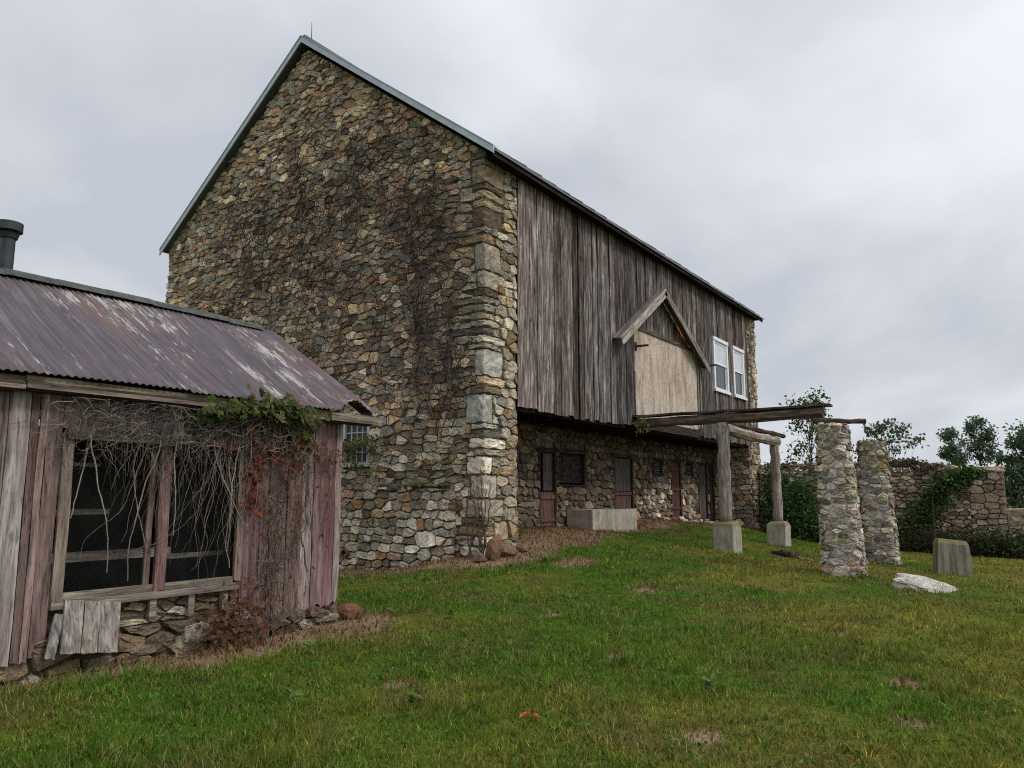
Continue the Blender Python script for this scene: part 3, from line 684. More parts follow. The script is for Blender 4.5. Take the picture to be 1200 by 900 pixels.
    for P0, P1, k, e0, e1 in ((Lp, A, 2.0, .1, 0), (A, Rp, 1.2, 0, .12)):
        L = math.hypot(P1[0] - P0[0], P1[1] - P0[1]); B = MB()
        for q_ in range(2):
            y0 = -.06 - .13 * (q_ + 1); B.box(-e0 * r.uniform(.2, 1.2), L + e1 * r.uniform(.2, 1.2) - (.012 if e1 else 0), y0, y0 + .124, .001, .03 + r.uniform(0, .008), tint(r, .7, 1.05))
        hd = sloped(B, 'door_hood', P0, P1, T)
        B = MB(); B.box(-e0, L + e1 - (.02 if e1 else .0), -.35, -.322, -.19, .035, (k, k, k, r.random())); bb = sloped(B, 'barge_board', P0, P1, T)
        bb.location = (0, 0, 0); bb.rotation_euler = (0, 0, 0); bb.parent = hd
    # two white sash windows
    for (a, b) in wins:
        B = MB(); y = Y0 - .07; w = .13; z0, z1 = 5.17, 7.11
        for x in (a + .02, b - w - .02): B.box(x, x + w, y, y + .1, z0 + .1, z1 - .12)
        B.box(a, b, y - .02, y + .1, z1 - .118, z1); B.box(a - .03, b + .03, y - .05, y + .1, z0, z0 + .098)
        f = B.build('window', M_white, T)
        B = MB(); zm = (z0 + z1) / 2 + .02; i0, i1 = a + w + .022, b - w - .022
        for x in (i0, i1 - .07): B.box(x, x + .07, y + .03, y + .06, zm, z1 - .12)
        B.box(i0 + .071, i1 - .071, y + .03, y + .06, z1 - .2, z1 - .121); B.box(i0 + .071, i1 - .071, y + .03, y + .06, zm, zm + .06)
        o = B.build('upper_sash', M_white, f)
        B = MB(); B.box(i0 + .072, i1 - .072, y + .045, y + .05, zm + .062, z1 - .202); B.build('upper_panel', M_upper_panel, f)
        B = MB()
        for x in (i0, i1 - .06): B.box(x, x + .06, y + .06, y + .09, z0 + .1, zm - .004)
        B.box(i0 + .061, i1 - .061, y + .06, y + .09, z0 + .1, z0 + .17); B.build('lower_sash', M_white, f)
        B = MB(); B.box(i0 + .062, i1 - .062, y + .07, y + .075, z0 + .171, zm - .004); B.build('pane', M_glass, f)
    # small window in the gable
    B = MB(); a, b, z0, z1 = wh[0] + .02, wh[1] - .02, wh[2] + .02, wh[3] - .02; xo = X0 - .02
    for u in (a, b - .08): B.box(xo, xo + .1, u, u + .08, z0 + .1, z1 - .081)
    B.box(xo - .01, xo + .1, a, b, z1 - .08, z1); B.box(xo - .08, xo + .1, a - .05, b + .05, z0, z0 + .098)
    f = B.build('window', M_chalk, T); f['label'] = 'small white many-paned window in the stone gable'
    B = MB(); ia, ib = a + .082, b - .082
    for k in (1, 2, 3): u = ia + (ib - ia) * k / 4; B.box(xo + .04, xo + .06, u - .011, u + .011, z0 + .1, z1 - .082)
    for k in (1, 2, 3): v = z0 + .1 + (z1 - z0 - .18) * k / 4; B.box(xo + .042, xo + .058, ia, ib, v - .011, v + .011)
    B.build('muntins', M_chalk, f)
    B = MB(); B.box(xo + .062, xo + .066, ia, ib, z0 + .1, z1 - .082); B.build('pane', M_glass, f)
    # roof
    sl = (13.32 - 8.70) / (PKY - 8.74)
    B = MB(); xa, xb = X0 - .22, X1 + .3; t = .05
    for sgn in (-1, 1):
        ye = 8.74 if sgn < 0 else 20.72; n = 60
        for k in range(n):
            a = xa + (xb - xa) * k / n; b = xa + (xb - xa) * (k + 1) / n - .001
            jj = r.uniform(-.012, .02)
            vs = [(x, y, z + dz) for dz in (-t, jj) for x in (a, b) for y, z in ((PKY, 13.32), (ye, 8.70))]
            B.add(vs, [(0, 1, 3, 2), (4, 6, 7, 5), (0, 4, 5, 1), (2, 3, 7, 6), (0, 2, 6, 4), (1, 5, 7, 3)])
            if k % 2 == 0:
                vs = [(x, y, z + dz) for dz in (jj, jj + .03) for x in (a, a + .03) for y, z in ((PKY, 13.32), (ye, 8.70))]
                B.add(vs, [(0, 1, 3, 2), (4, 6, 7, 5), (0, 4, 5, 1), (2, 3, 7, 6), (0, 2, 6, 4), (1, 5, 7, 3)])
    rf = B.build('roof', M_roofmetal, T)
    B = MB()
    for sgn in (-1, 1):
        ye = 8.70 if sgn < 0 else 20.75; vs = [(x, y, z + dz) for dz in (-.13, .035) for x in (xa - .03, xa - .003) for y, z in ((PKY, 13.32), (ye, 8.67))]
        B.add(vs, [(0, 1, 3, 2), (4, 6, 7, 5), (0, 4, 5, 1), (2, 3, 7, 6), (0, 2, 6, 4), (1, 5, 7, 3)])
        vs = [(x, y, z + dz) for dz in (.036, .05) for x in (xa - .05, xa + .16) for y, z in ((PKY, 13.32), (ye, 8.67))]
        B.add(vs, [(0, 1, 3, 2), (4, 6, 7, 5), (0, 4, 5, 1), (2, 3, 7, 6), (0, 2, 6, 4), (1, 5, 7, 3)])
    B.build('rake_trim', M_flash, rf)
    B = MB()
    B.box(xa, xb, PKY - .12, PKY + .12, 13.30, 13.37); B.build('ridge_cap', M_roofmetal, rf)
    B = MB(); B.box(xa + .1, xb - .1, 8.78, 8.82, 8.55, 8.68, tint(r, .6, .7)); B.box(xa + .25, xb - .3, 8.821, 9.07, 8.60, 8.63, tint(r, .5, .6))
    B.build('eave_board', M_darkwood, rf)
    B = MB(); B.tube([(X0 + .1, PKY, 13.3), (X0 + .1, PKY + .02, 13.95)], .014, .006, 5); B.build('lightning_rod', M_iron, rf)
    return T

# ------------------------------------------------------------------ the shed
SX0, SX1, SY0, SY1 = -.6, 6.57, 7.0, 10.9
def build_shed():
    T = thing('board_shed', (3., 9, .05), 'low faded red board shed with rusty corrugated roof and vine-hung screened window', 'shed')
    r = random.Random(23)
    # foundation
    B = MB(); P = lambda u, v, d: (u, 7.07 - d, v)
    pal = [((.20, .15, .095), 4), ((.27, .22, .15), 2), ((.14, .105, .07), 2), ((.38, .34, .27), 1.2), ((.12, .10, .08), 1)]
    rubble(B, [(SX0, -.3), (SX1, -.3), (SX1, .40), (SX0, .40)], P, (.07, .17), (.16, .5), .02, (.02, .12), pal, 31, big=.1)
    rubble(B, [(3.4, .405), (5.2, .405), (5.2, .66), (3.4, .66)], P, (.05, .1), (.14, .45), .018, (.0, .05), pal, 32)
    for (x, y, w, d, z, h_) in ((6.1, 6.92, .48, .3, -.05, .16), (6.2, 6.95, .4, .3, .12, .13), (4.55, 6.93, .42, .3, .16, .2), (4.0, 6.93, .28, .28, .12, .13)):
        roughblock(B, x, x + w, y, y + d, z, z + h_, pick([((.34, .30, .23), 1), ((.26, .21, .15), 1)], r), r)
    q = B.build('foundation', M_stone_wall, T)
    B = MB(); B.box(SX0, SX1 - .01, 7.07, 7.4, -.5, .66); B.build('mortar', M_mortar, q)
    # front boards
    B = MB(); x = SX0; wx0, wx1 = 3.30, 5.12
    def wb(a, b, z0, z1, tnt, y=7.0): plank(B, a + .004, b - .004, z0, z1, y, .025, tnt, r, .012, .006, 7)
    xs = [SX0]
    while xs[-1] < 2.5: xs.append(xs[-1] + r.uniform(.16, .24))
    for a, b in zip(xs[:-1], xs[1:]): wb(a, b, .27 + r.uniform(-.03, .03), 2.5, tint(r, .55, 1.15))
    l = xs[-1]
    for a, b, t in ((l, 2.86, (.9, .85, .85, .2)), (2.86, 3.03, (1.45, 1.55, 1.6, .31)), (3.03, 3.10, (.7, .62, .62, .7)), (3.10, 3.165, (1.25, 1.1, 1.05, .12)), (3.165, 3.30, (.95, .84, .82, .45))):
        wb(a, b, .26 + r.uniform(-.03, .02), 2.5, t, 7.0 - (.014 if t[0] > 1.2 else 0))
    for a, b, t, z in ((5.19, 5.41, (1, .9, .95, .15), .20), (5.42, 5.52, (1.05, .95, 1.0, .5), .22), (5.535, 5.76, (1.0, .92, .9, .8), .24), (5.77, 5.97, (.9, .78, .74, .3), .26), (5.98, 6.14, (1.35, 1.35, 1.4, .65), .27), (6.15, 6.32, (1.0, .85, .9, .22), .31), (6.325, 6.47, (.95, .72, .78, .9), .33), (6.475, 6.57, (1.4, 1.4, 1.42, .4), .38)):
        plank(B, a, b, z, 2.5, 7.0 + r.uniform(-.01, .008), .025, t, r, .05 if a > 5.9 else .015, .006, 7)
    for a in np.arange(wx0, wx1, .2): plank(B, a + .003, min(a + .197, wx1), 2.18, 2.5, 7.0, .025, tint(r, .6, .9), r, .004, .004, 2)
    fb = B.build('front_boards', M_shedwood, T)
    # side, back
    B = MB()
    for y in np.arange(SY0 + .03, SY1, .2):
        zt = 2.55 + (min(y, 2 * 8.95 - y) - 6.9) * .62
        B.box(SX1 - .03, SX1 - .005, y, y + .195, .3, zt, tint(r, .6, 1.1))
    B.build('side_boards', M_shedwood, T)
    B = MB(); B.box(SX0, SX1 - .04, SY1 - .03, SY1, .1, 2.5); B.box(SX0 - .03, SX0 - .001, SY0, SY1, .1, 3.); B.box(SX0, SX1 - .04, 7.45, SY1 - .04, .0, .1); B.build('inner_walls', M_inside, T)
        # window: casing boards, mullion, sill, header
    w = bpy.data.objects.new('window', None); COL.objects.link(w); w.parent = T; w.location = -T.location; w.empty_display_size = .1
    w['label'] = 'wide two-bay screened window framed in bare boards'
    for nm, q_, mt in (('casing', (3.305, 3.40, .70, 2.14, 6.975, .03, (1.25, 1.3, 1.15, .33)), M_shedwood), ('casing', (5.10, 5.185, .72, 2.14, 6.97, .035, (1.4, 1.42, 1.3, .53)), M_shedwood),
                       ('mullion', (4.14, 4.20, .74, 2.12, 7.02, .03, (.75, .62, .56, .2)), M_shedwood), ('mullion', (4.22, 4.33, .70, 2.14, 6.975, .035, (1.0, .78, .76, .7)), M_shedwood)):
        B = MB(); plank(B, *q_, r, .01); B.build(nm, mt, w)
    for nm, q_ in (('sill', (3.30, 5.15, 6.955, 7.05, .635, .70, (1, .95, .9, .3))), ('sash_rail', (3.405, 5.095, 6.99, 7.04, .703, .765, (1, 1, .9, .6))), ('header', (3.32, 5.15, 6.94, 7.02, 2.085, 2.175, (.95, .82, .82, .1))),
                   ('stud', (4.2, 4.265, 6.985, 7.04, .43, .632, (1.2, 1.15, 1.1, .2))), ('stud', (4.6, 4.665, 6.985, 7.04, .43, .632, (1.2, 1.15, 1.1, .6))), ('stud', (4.98, 5.045, 6.985, 7.04, .43, .632, (1.2, 1.15, 1.1, .9))),
                   ('inner_rail', (3.3, 3.95, 7.35, 7.39, 1.42, 1.47, (1.3, 1.3, 1.3, .4))), ('inner_rail', (3.3, 4.7, 7.5, 7.54, .98, 1.07, (1.3, 1.3, 1.3, .7))), ('inner_rail', (4.6, 5.3, 7.45, 7.49, .95, 1., (1.3, 1.3, 1.3, .1))), ('inner_rail', (3.5, 3.75, 7.2, 7.24, 1.86, 1.89, (1.3, 1.3, 1.3, .5)))):
        B = MB(); B.box(*q_); B.build(nm, M_oldwood_x, w)
    for a, b in ((3.40, 4.135), (4.33, 5.10)):
        B = MB(); B.box(a + .001, b - .001, 7.035, 7.037, .766, 2.083); B.build('insect_screen', M_screen, w)
    # roof of corrugated sheets
    def zr(y): return 2.60 + (y - 6.80) * (3.93 - 2.60) / (8.95 - 6.80)
    xa, xb = SX0 - .3, 7.0; nx = 900; ny = 16; vx = np.linspace(xa, xb, nx); V = []; F = []
    for sd in (0, 1):
        for j in range(ny + 1):
            t = j / ny; y = 6.80 + (8.95 - 6.80) * t
            for x in vx:
                sheet = int((x + .9) // .66); lap = .006 * ((x + .9) / .66 - sheet) + (.004 if sheet % 2 else 0)
                dz = .008 * math.sin(2 * math.pi * x / .068) + lap + .004 * math.sin(x * 2.1 + t * 3)
                if t < .14 and 6.25 < x < 6.9:                     # torn lifted corner
                    k = math.sin((x - 6.25) / .65 * math.pi) * (1 - t / .14); dz += .13 * k * k
                edge = .02 * math.sin(sheet * 5.1) if j == 0 else 0
                yy = y - edge
                z = zr(yy) + dz
                if sd: yy = 2 * 8.95 - yy
                V.append((x, yy, z))
        b = sd * (ny + 1) * nx
        for j in range(ny):
            for i in range(nx - 1):
                q = b + j * nx + i; F.append((q, q + 1, q + nx + 1, q + nx))
    me = MB(); me.v = V; me.f = F; me.c = []
    rf = me.build('roof', M_corr, T, True)
    md = rf.modifiers.new('thickness', 'SOLIDIFY'); md.thickness = .004
    B = MB()
    n = 14
    for k in range(n):                                             # ridge cap in uneven lengths
        a = xa + (xb - .25 - xa) * k / n; b_ = xa + (xb - .25 - xa) * (k + 1) / n + .02; dz = r.uniform(-.012, .02)
        vs = [(x, y, z + dz + .001 * k) for x in (a, b_) for y, z in ((8.86, zr(8.86) + .024), (8.91, 3.96), (8.95, 3.985), (8.99, 3.96), (9.04, zr(8.86) + .024), (8.95, 3.93))]
        B.add(vs, [(0, 1, 7, 6), (1, 2, 8, 7), (2, 3, 9, 8), (3, 4, 10, 9), (4, 5, 11, 10), (5, 0, 6, 11), (0, 5, 4, 3, 2, 1), (6, 7, 8, 9, 10, 11)])
    B.build('ridge_cap', mat_plain('weathered_ridge_metal', (.045, .05, .042), .7, .3, .8, 9), rf)
    B = MB()
    for a, b_ in ((xa, 2.9), (2.91, 5.2), (5.21, 6.98)):
        dz = r.uniform(-.012, .006)
        B.box(a, b_, 6.86, 6.885, 2.475 + dz, 2.585 + dz, (1.0, .92, .75, r.random())); B.box(a, b_, 6.84, 6.859, 2.515 + dz, 2.535 + dz, (.5, .45, .4, r.random()))
        B.box(a + .003, b_ - .02, 6.89, 6.998, 2.46 + dz, 2.48 + dz, (.5, .4, .38, r.random()))
        B.box(a, b_, 6.83, 6.858, 2.475 + dz, 2.512 + dz, (1.1, .95, .9, r.random()))
    B.box(6.2, 7.03, 6.80, 6.828, 2.47, 2.56, (1.35, 1.25, 1.05, .3))
    B.build('fascia', M_oldwood_x, rf)
    B = MB()
    for sgn in (-1, 1):
        ye = 8.95 + sgn * 2.1; vs = [(x, y, z + dz) for dz in (-.13, -.02) for x in (6.9, 6.925) for y, z in ((8.95, 3.93), (ye, 2.63))]
        B.add(vs, [(0, 1, 3, 2), (4, 6, 7, 5), (0, 4, 5, 1), (2, 3, 7, 6), (0, 2, 6, 4), (1, 5, 7, 3)], (.9, .9, .9, .2))
    B.build('verge_board', M_oldwood_x, rf)
    # stove pipe
    B = MB(); x, y = 3.555, 9.12; B.tube([(x, y, 3.7), (x, y, 4.2), (x, y, 4.5)], .074, .074, 16); p = B.build('stove_pipe', M_pipe, T, False)
    B = MB(); B.tube([(x, y, 4.46), (x, y, 4.47), (x, y, 4.545), (x, y, 4.555)], .135, .135, 18); B.tube([(x, y, 4.38), (x, y, 4.43)], .09, .105, 16); B.build('pipe_cap', M_pipe, p)
    return T

# ------------------------------------------------------------------ pergola, piers, wall, bits
def roughlog(B, a, b, r0, r1, n=8, segs=9, wob=.16, bend=.02, col=None, flat=1.):
    a, b = Vector(a), Vector(b); pts = []
    for i in range(segs + 1):
        t = i / segs; p = a.lerp(b, t); k = bend if 0 < i < segs else bend * .4
        pts.append((p.x + rng.uniform(-k, k), p.y + rng.uniform(-k, k), p.z + rng.uniform(-k, k)))
    B.tube(pts, r0, r1, n, col or tint(rng), True, wob)

def footing(B, cx, cy, z0, z1, w, rz, r):
    """poured block with a bevelled, worn head"""
    lv = [(z0, 1.0), (z0 + (z1 - z0) * .45, .985), (z1 - .13, .97), (z1 - .06, .87), (z1 - .015, .66), (z1, .4)]; V = []; F = []; n = 4
    for z, s in lv:
        for k in range(8):
            c = [(-1, -.88), (-.88, -1), (.88, -1), (1, -.88), (1, .88), (.88, 1), (-.88, 1), (-1, .88)][k]
            x, y = c[0] * w / 2 * s, c[1] * w / 2 * s
            V.append((cx + x * math.cos(rz) - y * math.sin(rz) + r.uniform(-.008, .008), cy + x * math.sin(rz) + y * math.cos(rz) + r.uniform(-.008, .008), z + r.uniform(-.01, .01)))
    for j in range(len(lv) - 1):
        for k in range(8): F.append((j * 8 + k, j * 8 + (k + 1) % 8, (j + 1) * 8 + (k + 1) % 8, (j + 1) * 8 + k))
    F.append(tuple((len(lv) - 1) * 8 + k for k in range(8)))
    B.add(V, F)

def build_pergola():
    r = random.Random(41)
    T = thing('timber_porch_frame', (21.5, 6.6, h1(21.5, 6.6)), 'rough log porch frame on two concrete footings before the barn door', 'porch frame')
    for (x, y, w, zt, rr, top) in ((19.2, 6.6, .58, .95, .165, 3.42), (23.9, 6.62, .60, .82, .15, 3.12)):
        zb = h1(x, y)
        B = MB(); roughlog(B, (x, y, zt - .04), (x + r.uniform(-.03, .03), y, top), rr * 1.02, rr * .95, 10, 12, .07, .018, (1.35, 1.3, 1.27, r.random())); p = B.build('post', M_oldwood, T, True)
        B = MB(); footing(B, x, y, zb - .3, zt, w, r.uniform(-.05, .05), r); B.build('footing', M_conc, p)
    B = MB()                                                # long beam from the barn out over the post
    roughlog(B, (19.2, 9.02, 3.52), (19.2, 4.15, 3.56), .13, .15, 8, 12, .10, .012, (1.5, 1.4, 1.3, .3)); 
    B.build('beam', M_oldwood_y, T, False)['label'] = 'long split log beam running out from the loft door'
    B = MB(); 
    M_ = Matrix.Translation((19.2, 6.45, 3.715)); n = 14
    V = []; F = []
    for i in range(n + 1):
        y = 9.05 - 5.1 * i / n; w = .15 + r.uniform(-.02, .02); zz = 3.69 + r.uniform(-.012, .012)
        for (dx, dz) in ((-w, 0), (w, 0), (w, .055), (-w, .055)): V.append((19.2 + dx, y, zz + dz))
    for i in range(n):
        for k in range(4): F.append((i * 4 + k, i * 4 + (k + 1) % 4, i * 4 + 4 + (k + 1) % 4, i * 4 + 4 + k))
    F += [(0, 1, 2, 3), tuple(n * 4 + k for k in (3, 2, 1, 0))]
    B.add(V, F, (.9, .85, .8, .7)); B.build('beam_board', M_oldwood_y, T)
    B = MB(); roughlog(B, (19.05, 6.6, 3.28), (24.15, 6.62, 3.22), .15, .14, 9, 12, .1, .02, (1.5, 1.42, 1.35, .5)); B.build('cross_log', M_oldwood_x, T, False)['label'] = 'pale round cross log laid between the two posts'
    B = MB(); roughlog(B, (19.4, 6.75, 3.50), (24.5, 6.5, 3.42), .06, .07, 6, 10, .2, .02, (.35, .3, .28, .5)); B.build('purlin', M_oldwood_x, T)['label'] = 'dark slab of wood lying on the cross log'
    return T

def build_pier(cx, cy, zt, wb_, wt, label, seed, rot, lean, moss=False):
    zb = h1(cx, cy) - .25; r = random.Random(seed)
    T = thing('stone_pier', (cx, cy, h1(cx, cy)), label, 'stone pier', 'old stone piers standing in the lawn')
    def sec(t):                                             # rounded square outline, t in 0..1
        a = 2 * math.pi * t; c, s = math.cos(a), math.sin(a); k = (abs(c) ** 3.6 + abs(s) ** 3.6) ** (-1 / 3.6); return c * k, s * k
    per = 3.45 * wb_
    def P(u, v, d):
        w = (wb_ + (wt - wb_) * (v - zb) / (zt - zb)) / 2; x, y = sec(u / per); L = math.hypot(x, y); f = w + d / L
        x, y = x * f, y * f; c, s = math.cos(rot), math.sin(rot); k = (v - zb) / (zt - zb)
        return (cx + x * c - y * s + lean[0] * k, cy + x * s + y * c + lean[1] * k, v)
    B = MB(); pf = None
    if moss: pf = lambda u, v, rr: (tuple(c * q for c, q in zip(pick(PAL_PIER, rr)[:3], (.62, .62, .42))) + (rr.random(),)) if v > 2.2 and rr.random() < .75 else tuple(c * .85 for c in pick(PAL_PIER, rr)[:3]) + (0,)
    rubble(B, [(0, zb), (per, zb), (per, zt), (0, zt)], P, (.06, .15), (.12, .40), .026, (.012, .06), PAL_PIER, seed, big=.05, palfn=pf)
    for k in range(7):
        a = r.uniform(0, 6.28); q = r.uniform(0, wt * .28)
        x, y = cx + lean[0] + math.cos(a) * q, cy + lean[1] + math.sin(a) * q; roughblock(B, x - .13, x + .13, y - .11, y + .11, zt - .1, zt + r.uniform(0, .05), pick(PAL_PIER, r), r, .015, 2)
    s = B.build('stonework', M_stone_pier, T)
    B = MB(); n = 32; V = []; F = []; m = 14
    for j in range(m + 1):
        v = zb + (zt - .01 - zb) * j / m
        for k in range(n): V.append(P(per * k / n, v, r.uniform(-.02, .012)))
    for j in range(m):
        for k in range(n): F.append((j * n + k, j * n + (k + 1) % n, (j + 1) * n + (k + 1) % n, (j + 1) * n + k))
    F.append(tuple(m * n + k for k in range(n))); B.add(V, F); B.build('mortar', M_mortar_pale, T, True)
    return T

def build_fieldwall():
    T = thing('ruined_stone_wall', (30.4, 4, -.4), 'ruined rubble yard wall behind the piers, stepped down at its right end', 'stone wall')
    XW = 30.25; P = lambda u, v, d: (XW - d, u, v); r = random.Random(61)
    B = MB()
    rubble(B, [(.95, -1), (8.9, -1), (8.9, 2.72), (7.2, 2.66), (4.6, 2.8), (3.0, 2.52), (2.2, 2.45), (.95, 2.5)][:], P, (.10, .22), (.16, .5), .022, (.02, .1), PAL_FIELD, 62, big=.06) if False else None
    rubble(B, [(2.0, -1), (9.0, -1), (9.0, 2.70), (4.5, 2.74), (2.0, 2.48)], P, (.06, .16), (.14, .46), .018, (.02, .12), PAL_FIELD, 62, big=.06)
    rubble(B, [(.98, -1), (2.0, -1), (2.0, 2.42), (.98, 2.44)], P, (.09, .26), (.2, .55), .018, (.03, .1), PAL_FIELD, 63)
    rubble(B, [(-2.6, -1), (.98, -1), (.98, 1.12), (-2.6, .55)], P, (.06, .16), (.2, .5), .018, (.02, .16), PAL_FIELD, 64)
    for k in range(46):
        u = r.uniform(1, 8.9); zt = 2.48 + (u - 2) / 2.5 * .26 if u < 4.5 else 2.74 - (u - 4.5) * .009
        if u < 2: zt = 2.43
        roughblock(B, XW - .1 + r.uniform(0, .3), XW + .3 + r.uniform(0, .2), u - r.uniform(.12, .25), u + r.uniform(.12, .25), zt - .1, zt + r.uniform(.02, .14), pick(PAL_FIELD, r), r, .02, 2)
    for k in range(26):
        u = r.uniform(-2.4, .9); zt = 1.1 + (u - .98) * .16; roughblock(B, XW - .2 + r.uniform(0, .3), XW + .3, u - r.uniform(.15, .3), u + r.uniform(.15, .3), zt - .12, zt + r.uniform(.0, .16), pick(PAL_FIELD, r), r, .02, 2)
    s = B.build('stonework', M_stone_wall, T)
    B = MB(); B.box(XW, XW + .5, 2.0, 9.0, -1.2, 2.42); B.box(XW + .001, XW + .5, .98, 1.998, -1.2, 2.4); B.box(XW + .002, XW + .5, -2.6, .978, -1.2, .55); B.build('mortar', M_mortar, T)
    return T

def boulder(name, loc, size, rot, mat, col, seed, label, cat, group=None, sub=3, rough=1.):
    r = random.Random(seed); import bmesh
    bm = bmesh.new(); bmesh.ops.create_icosphere(bm, subdivisions=sub, radius=1)
    pl = [(Vector((r.uniform(-1, 1), r.uniform(-1, 1), r.uniform(-.4, 1))).normalized(), r.uniform(.55, .9)) for _ in range(14)]
    for v in bm.verts:
        for n, d in pl:
            e = v.co.dot(n) - d
            if e > 0: v.co -= n * e
        v.co *= 1 + r.uniform(-.03, .03) * rough - rough * .5 * abs(math.sin(v.co.x * 4.1 + v.co.y * 1.7 + seed)) * .22 * (rough > 1)
    Mx = Matrix.Rotation(rot[2], 4, 'Z') @ Matrix.Rotation(rot[1], 4, 'Y') @ Matrix.Rotation(rot[0], 4, 'X') @ Matrix.Diagonal((*size, 1))
    B = MB(); B.v = [tuple(Mx @ v.co) for v in bm.verts]; B.f = [tuple(v.index for v in f.verts) for f in bm.faces]; bm.verts.index_update()
    B.c = [(*col, 0)] * len(B.v); bm.free()
    o = B.build(name, mat); o.location = loc; return tag(o, label, cat, group)

def build_bits():
    r = random.Random(71)
    # concrete trough
    T = thing('water_trough', (19.3, 10.0, .6), 'long pale concrete trough under the forebay beside the red half door', 'trough')
    B = MB(); x0, x1, y0, y1, z0, z1 = 17.95, 20.62, 9.72, 10.5, .3, 1.21; w = .1
    B.box(x0, x1, y0, y0 + w, z0, z1); B.box(x0, x1, y1 - w, y1, z0, z1 - .004); B.box(x0 + .002, x0 + w, y0 + w, y1 - w, z0, z1 - .003); B.box(x1 - w, x1 - .002, y0 + w, y1 - w, z0, z1 - .002); B.box(x0 + w, x1 - w, y0 + w, y1 - w, z0, z0 + .25)
    B.box(x0 + .33, x0 + .41, y0 - .018, y0 - .002, .55, z1 - .04); b = B.build('basin', M_conc, T)
    # concrete block on the lawn with iron stake
    cx, cy, zb = 18.35, 1.62, h1(18.35, 1.62); rz = R(34.36 - 90 - 14); c, s = math.cos(rz), math.sin(rz)
    B = MB(); lv = [(zb - .15, .66, .40), (zb + .3, .62, .38), (zb + .62, .57, .36), (zb + .70, .50, .28)]; V = []; F = []
    for z, a, d in lv:
        for (ex, ey) in ((-1, -1), (1, -1), (1, 1), (-1, 1)):
            x, y = ex * a / 2, ey * d / 2; tilt = .025 * (-ex) if z > zb + .55 else 0
            V.append((cx + x * c - y * s + r.uniform(-.008, .008), cy + x * s + y * c + r.uniform(-.008, .008), z + tilt))
    for j in range(3):
        for k in range(4): F.append((j * 4 + k, j * 4 + (k + 1) % 4, (j + 1) * 4 + (k + 1) % 4, (j + 1) * 4 + k))
    F.append((12, 13, 14, 15)); B.add(V, F); T = B.build('concrete_block', M_conc_dirty); tag(T, 'squat tapered concrete block standing alone on the lawn right of the piers', 'concrete block')
    B = MB(); bx, by = cx + 1.45, cy + .42; B.tube([(bx, by, h1(bx, by) - .2), (bx + .02, by, 1.0), (bx, by, 1.55)], .018, .014, 6)
    tag(B.build('iron_stake', M_iron), 'thin rusty iron stake upright behind the concrete block', 'stake')
    boulder('white_rock', (14.95, 1.72, h1(14.95, 1.72) + .05), (.86, .40, .19), (R(8), R(7), R(-62)), mat_stone('pale_quartz', .05, .12), (.40, .37, .32), 5, 'long low white rock lying in the grass before the concrete block', 'rock', None, 4, 1.5)
    # rotten wood by the second footing
    T = thing('rotten_wood', (19.2, 4.85, .1), 'dark rotten timber scrap lying on the grass between footing and pier', 'timber scrap')
    for (a, b, rr, cc, nm) in (((20.2, 5.5), (19.0, 4.9), .09, .4, 'log'), ((19.9, 5.3), (18.3, 4.35), .045, 1.4, 'stick'), ((20.3, 5.8), (19.5, 4.9), .05, .35, 'stick')):
        B = MB(); roughlog(B, (*a, h1(*a) + rr * .7), (*b, h1(*b) + rr * .8), rr, rr * .6, 7, 7, .25, .02, (cc, cc * .85, cc * .8, r.random())); B.build(nm, M_oldwood_x, T)
    # board on the first pier
    B = MB(); roughlog(B, (15.85, 3.62, 3.06), (16.2, 2.72, 3.02), .05, .045, 6, 8, .25, .015, (.8, .7, .65, .3)); 
    tag(B.build('cap_plank', M_oldwood_y), 'dark rotten plank lying across the top of the nearer stone pier', 'plank')
    # loose boards under the shed window
    T = thing('loose_board_panel', (3.5, 6.85, .1), 'grey weathered board panel leaning askew under the shed window', 'board panel')
    Mx = Matrix.Translation((3.53, 6.83, .27)) @ Matrix.Rotation(R(-13), 4, 'X') @ Matrix.Rotation(R(7), 4, 'Y')
    for k, (a, b, z1) in enumerate(((-.18, -.02, .44), (-.015, .12, .43), (.125, .30, .43))):
        B = MB(); plank(B, a, b, 0, z1, 0, .022, tint(r, 1.0, 1.3, .02), r, .006, .003, 4); B.v = [tuple(Mx @ Vector(v)) for v in B.v]; B.build('board', M_oldwood, T)
    Mx = Matrix.Translation((3.28, 6.86, .26)) @ Matrix.Rotation(R(-10), 4, 'X') @ Matrix.Rotation(R(14), 4, 'Y')
    B = MB(); plank(B, -.04, .04, 0, .36, 0, .02, (1.1, 1.2, 1.25, .4), r, .01, .003, 4); B.v = [tuple(Mx @ Vector(v)) for v in B.v]; B.build('board', M_oldwood, T)
    # fallen reddish stone and rubble at the barn corner
    boulder('fallen_stone', (12.2, 8.78, .55), (.2, .16, .42), (R(14), R(-16), .4), M_stone, (.22, .13, .08), 8, 'reddish stone leaning upright against the foot of the barn corner', 'stone')
    g = 'loose stones at the building feet'
    for (x, y, s, lab) in ((12.65, 8.72, .2, 'brown loose stone lying right of the leaning reddish stone'), (12.0, 8.95, .16, 'small loose stone at the gable side of the barn corner'), (13.2, 8.75, .13, 'smallest loose stone on the dirt right of the barn corner'), (6.78, 7.05, .17, 'reddish broken block beside the shed corner')):
        boulder('loose_stone', (x, y, h1(x, y) + s * .35), (s * 1.4, s, s * .7), (0, 0, r.uniform(0, 3)), M_stone, (.17, .11, .075) if x > 7 else (.17, .075, .05), int(x * 10), lab, 'stone', g, 2)
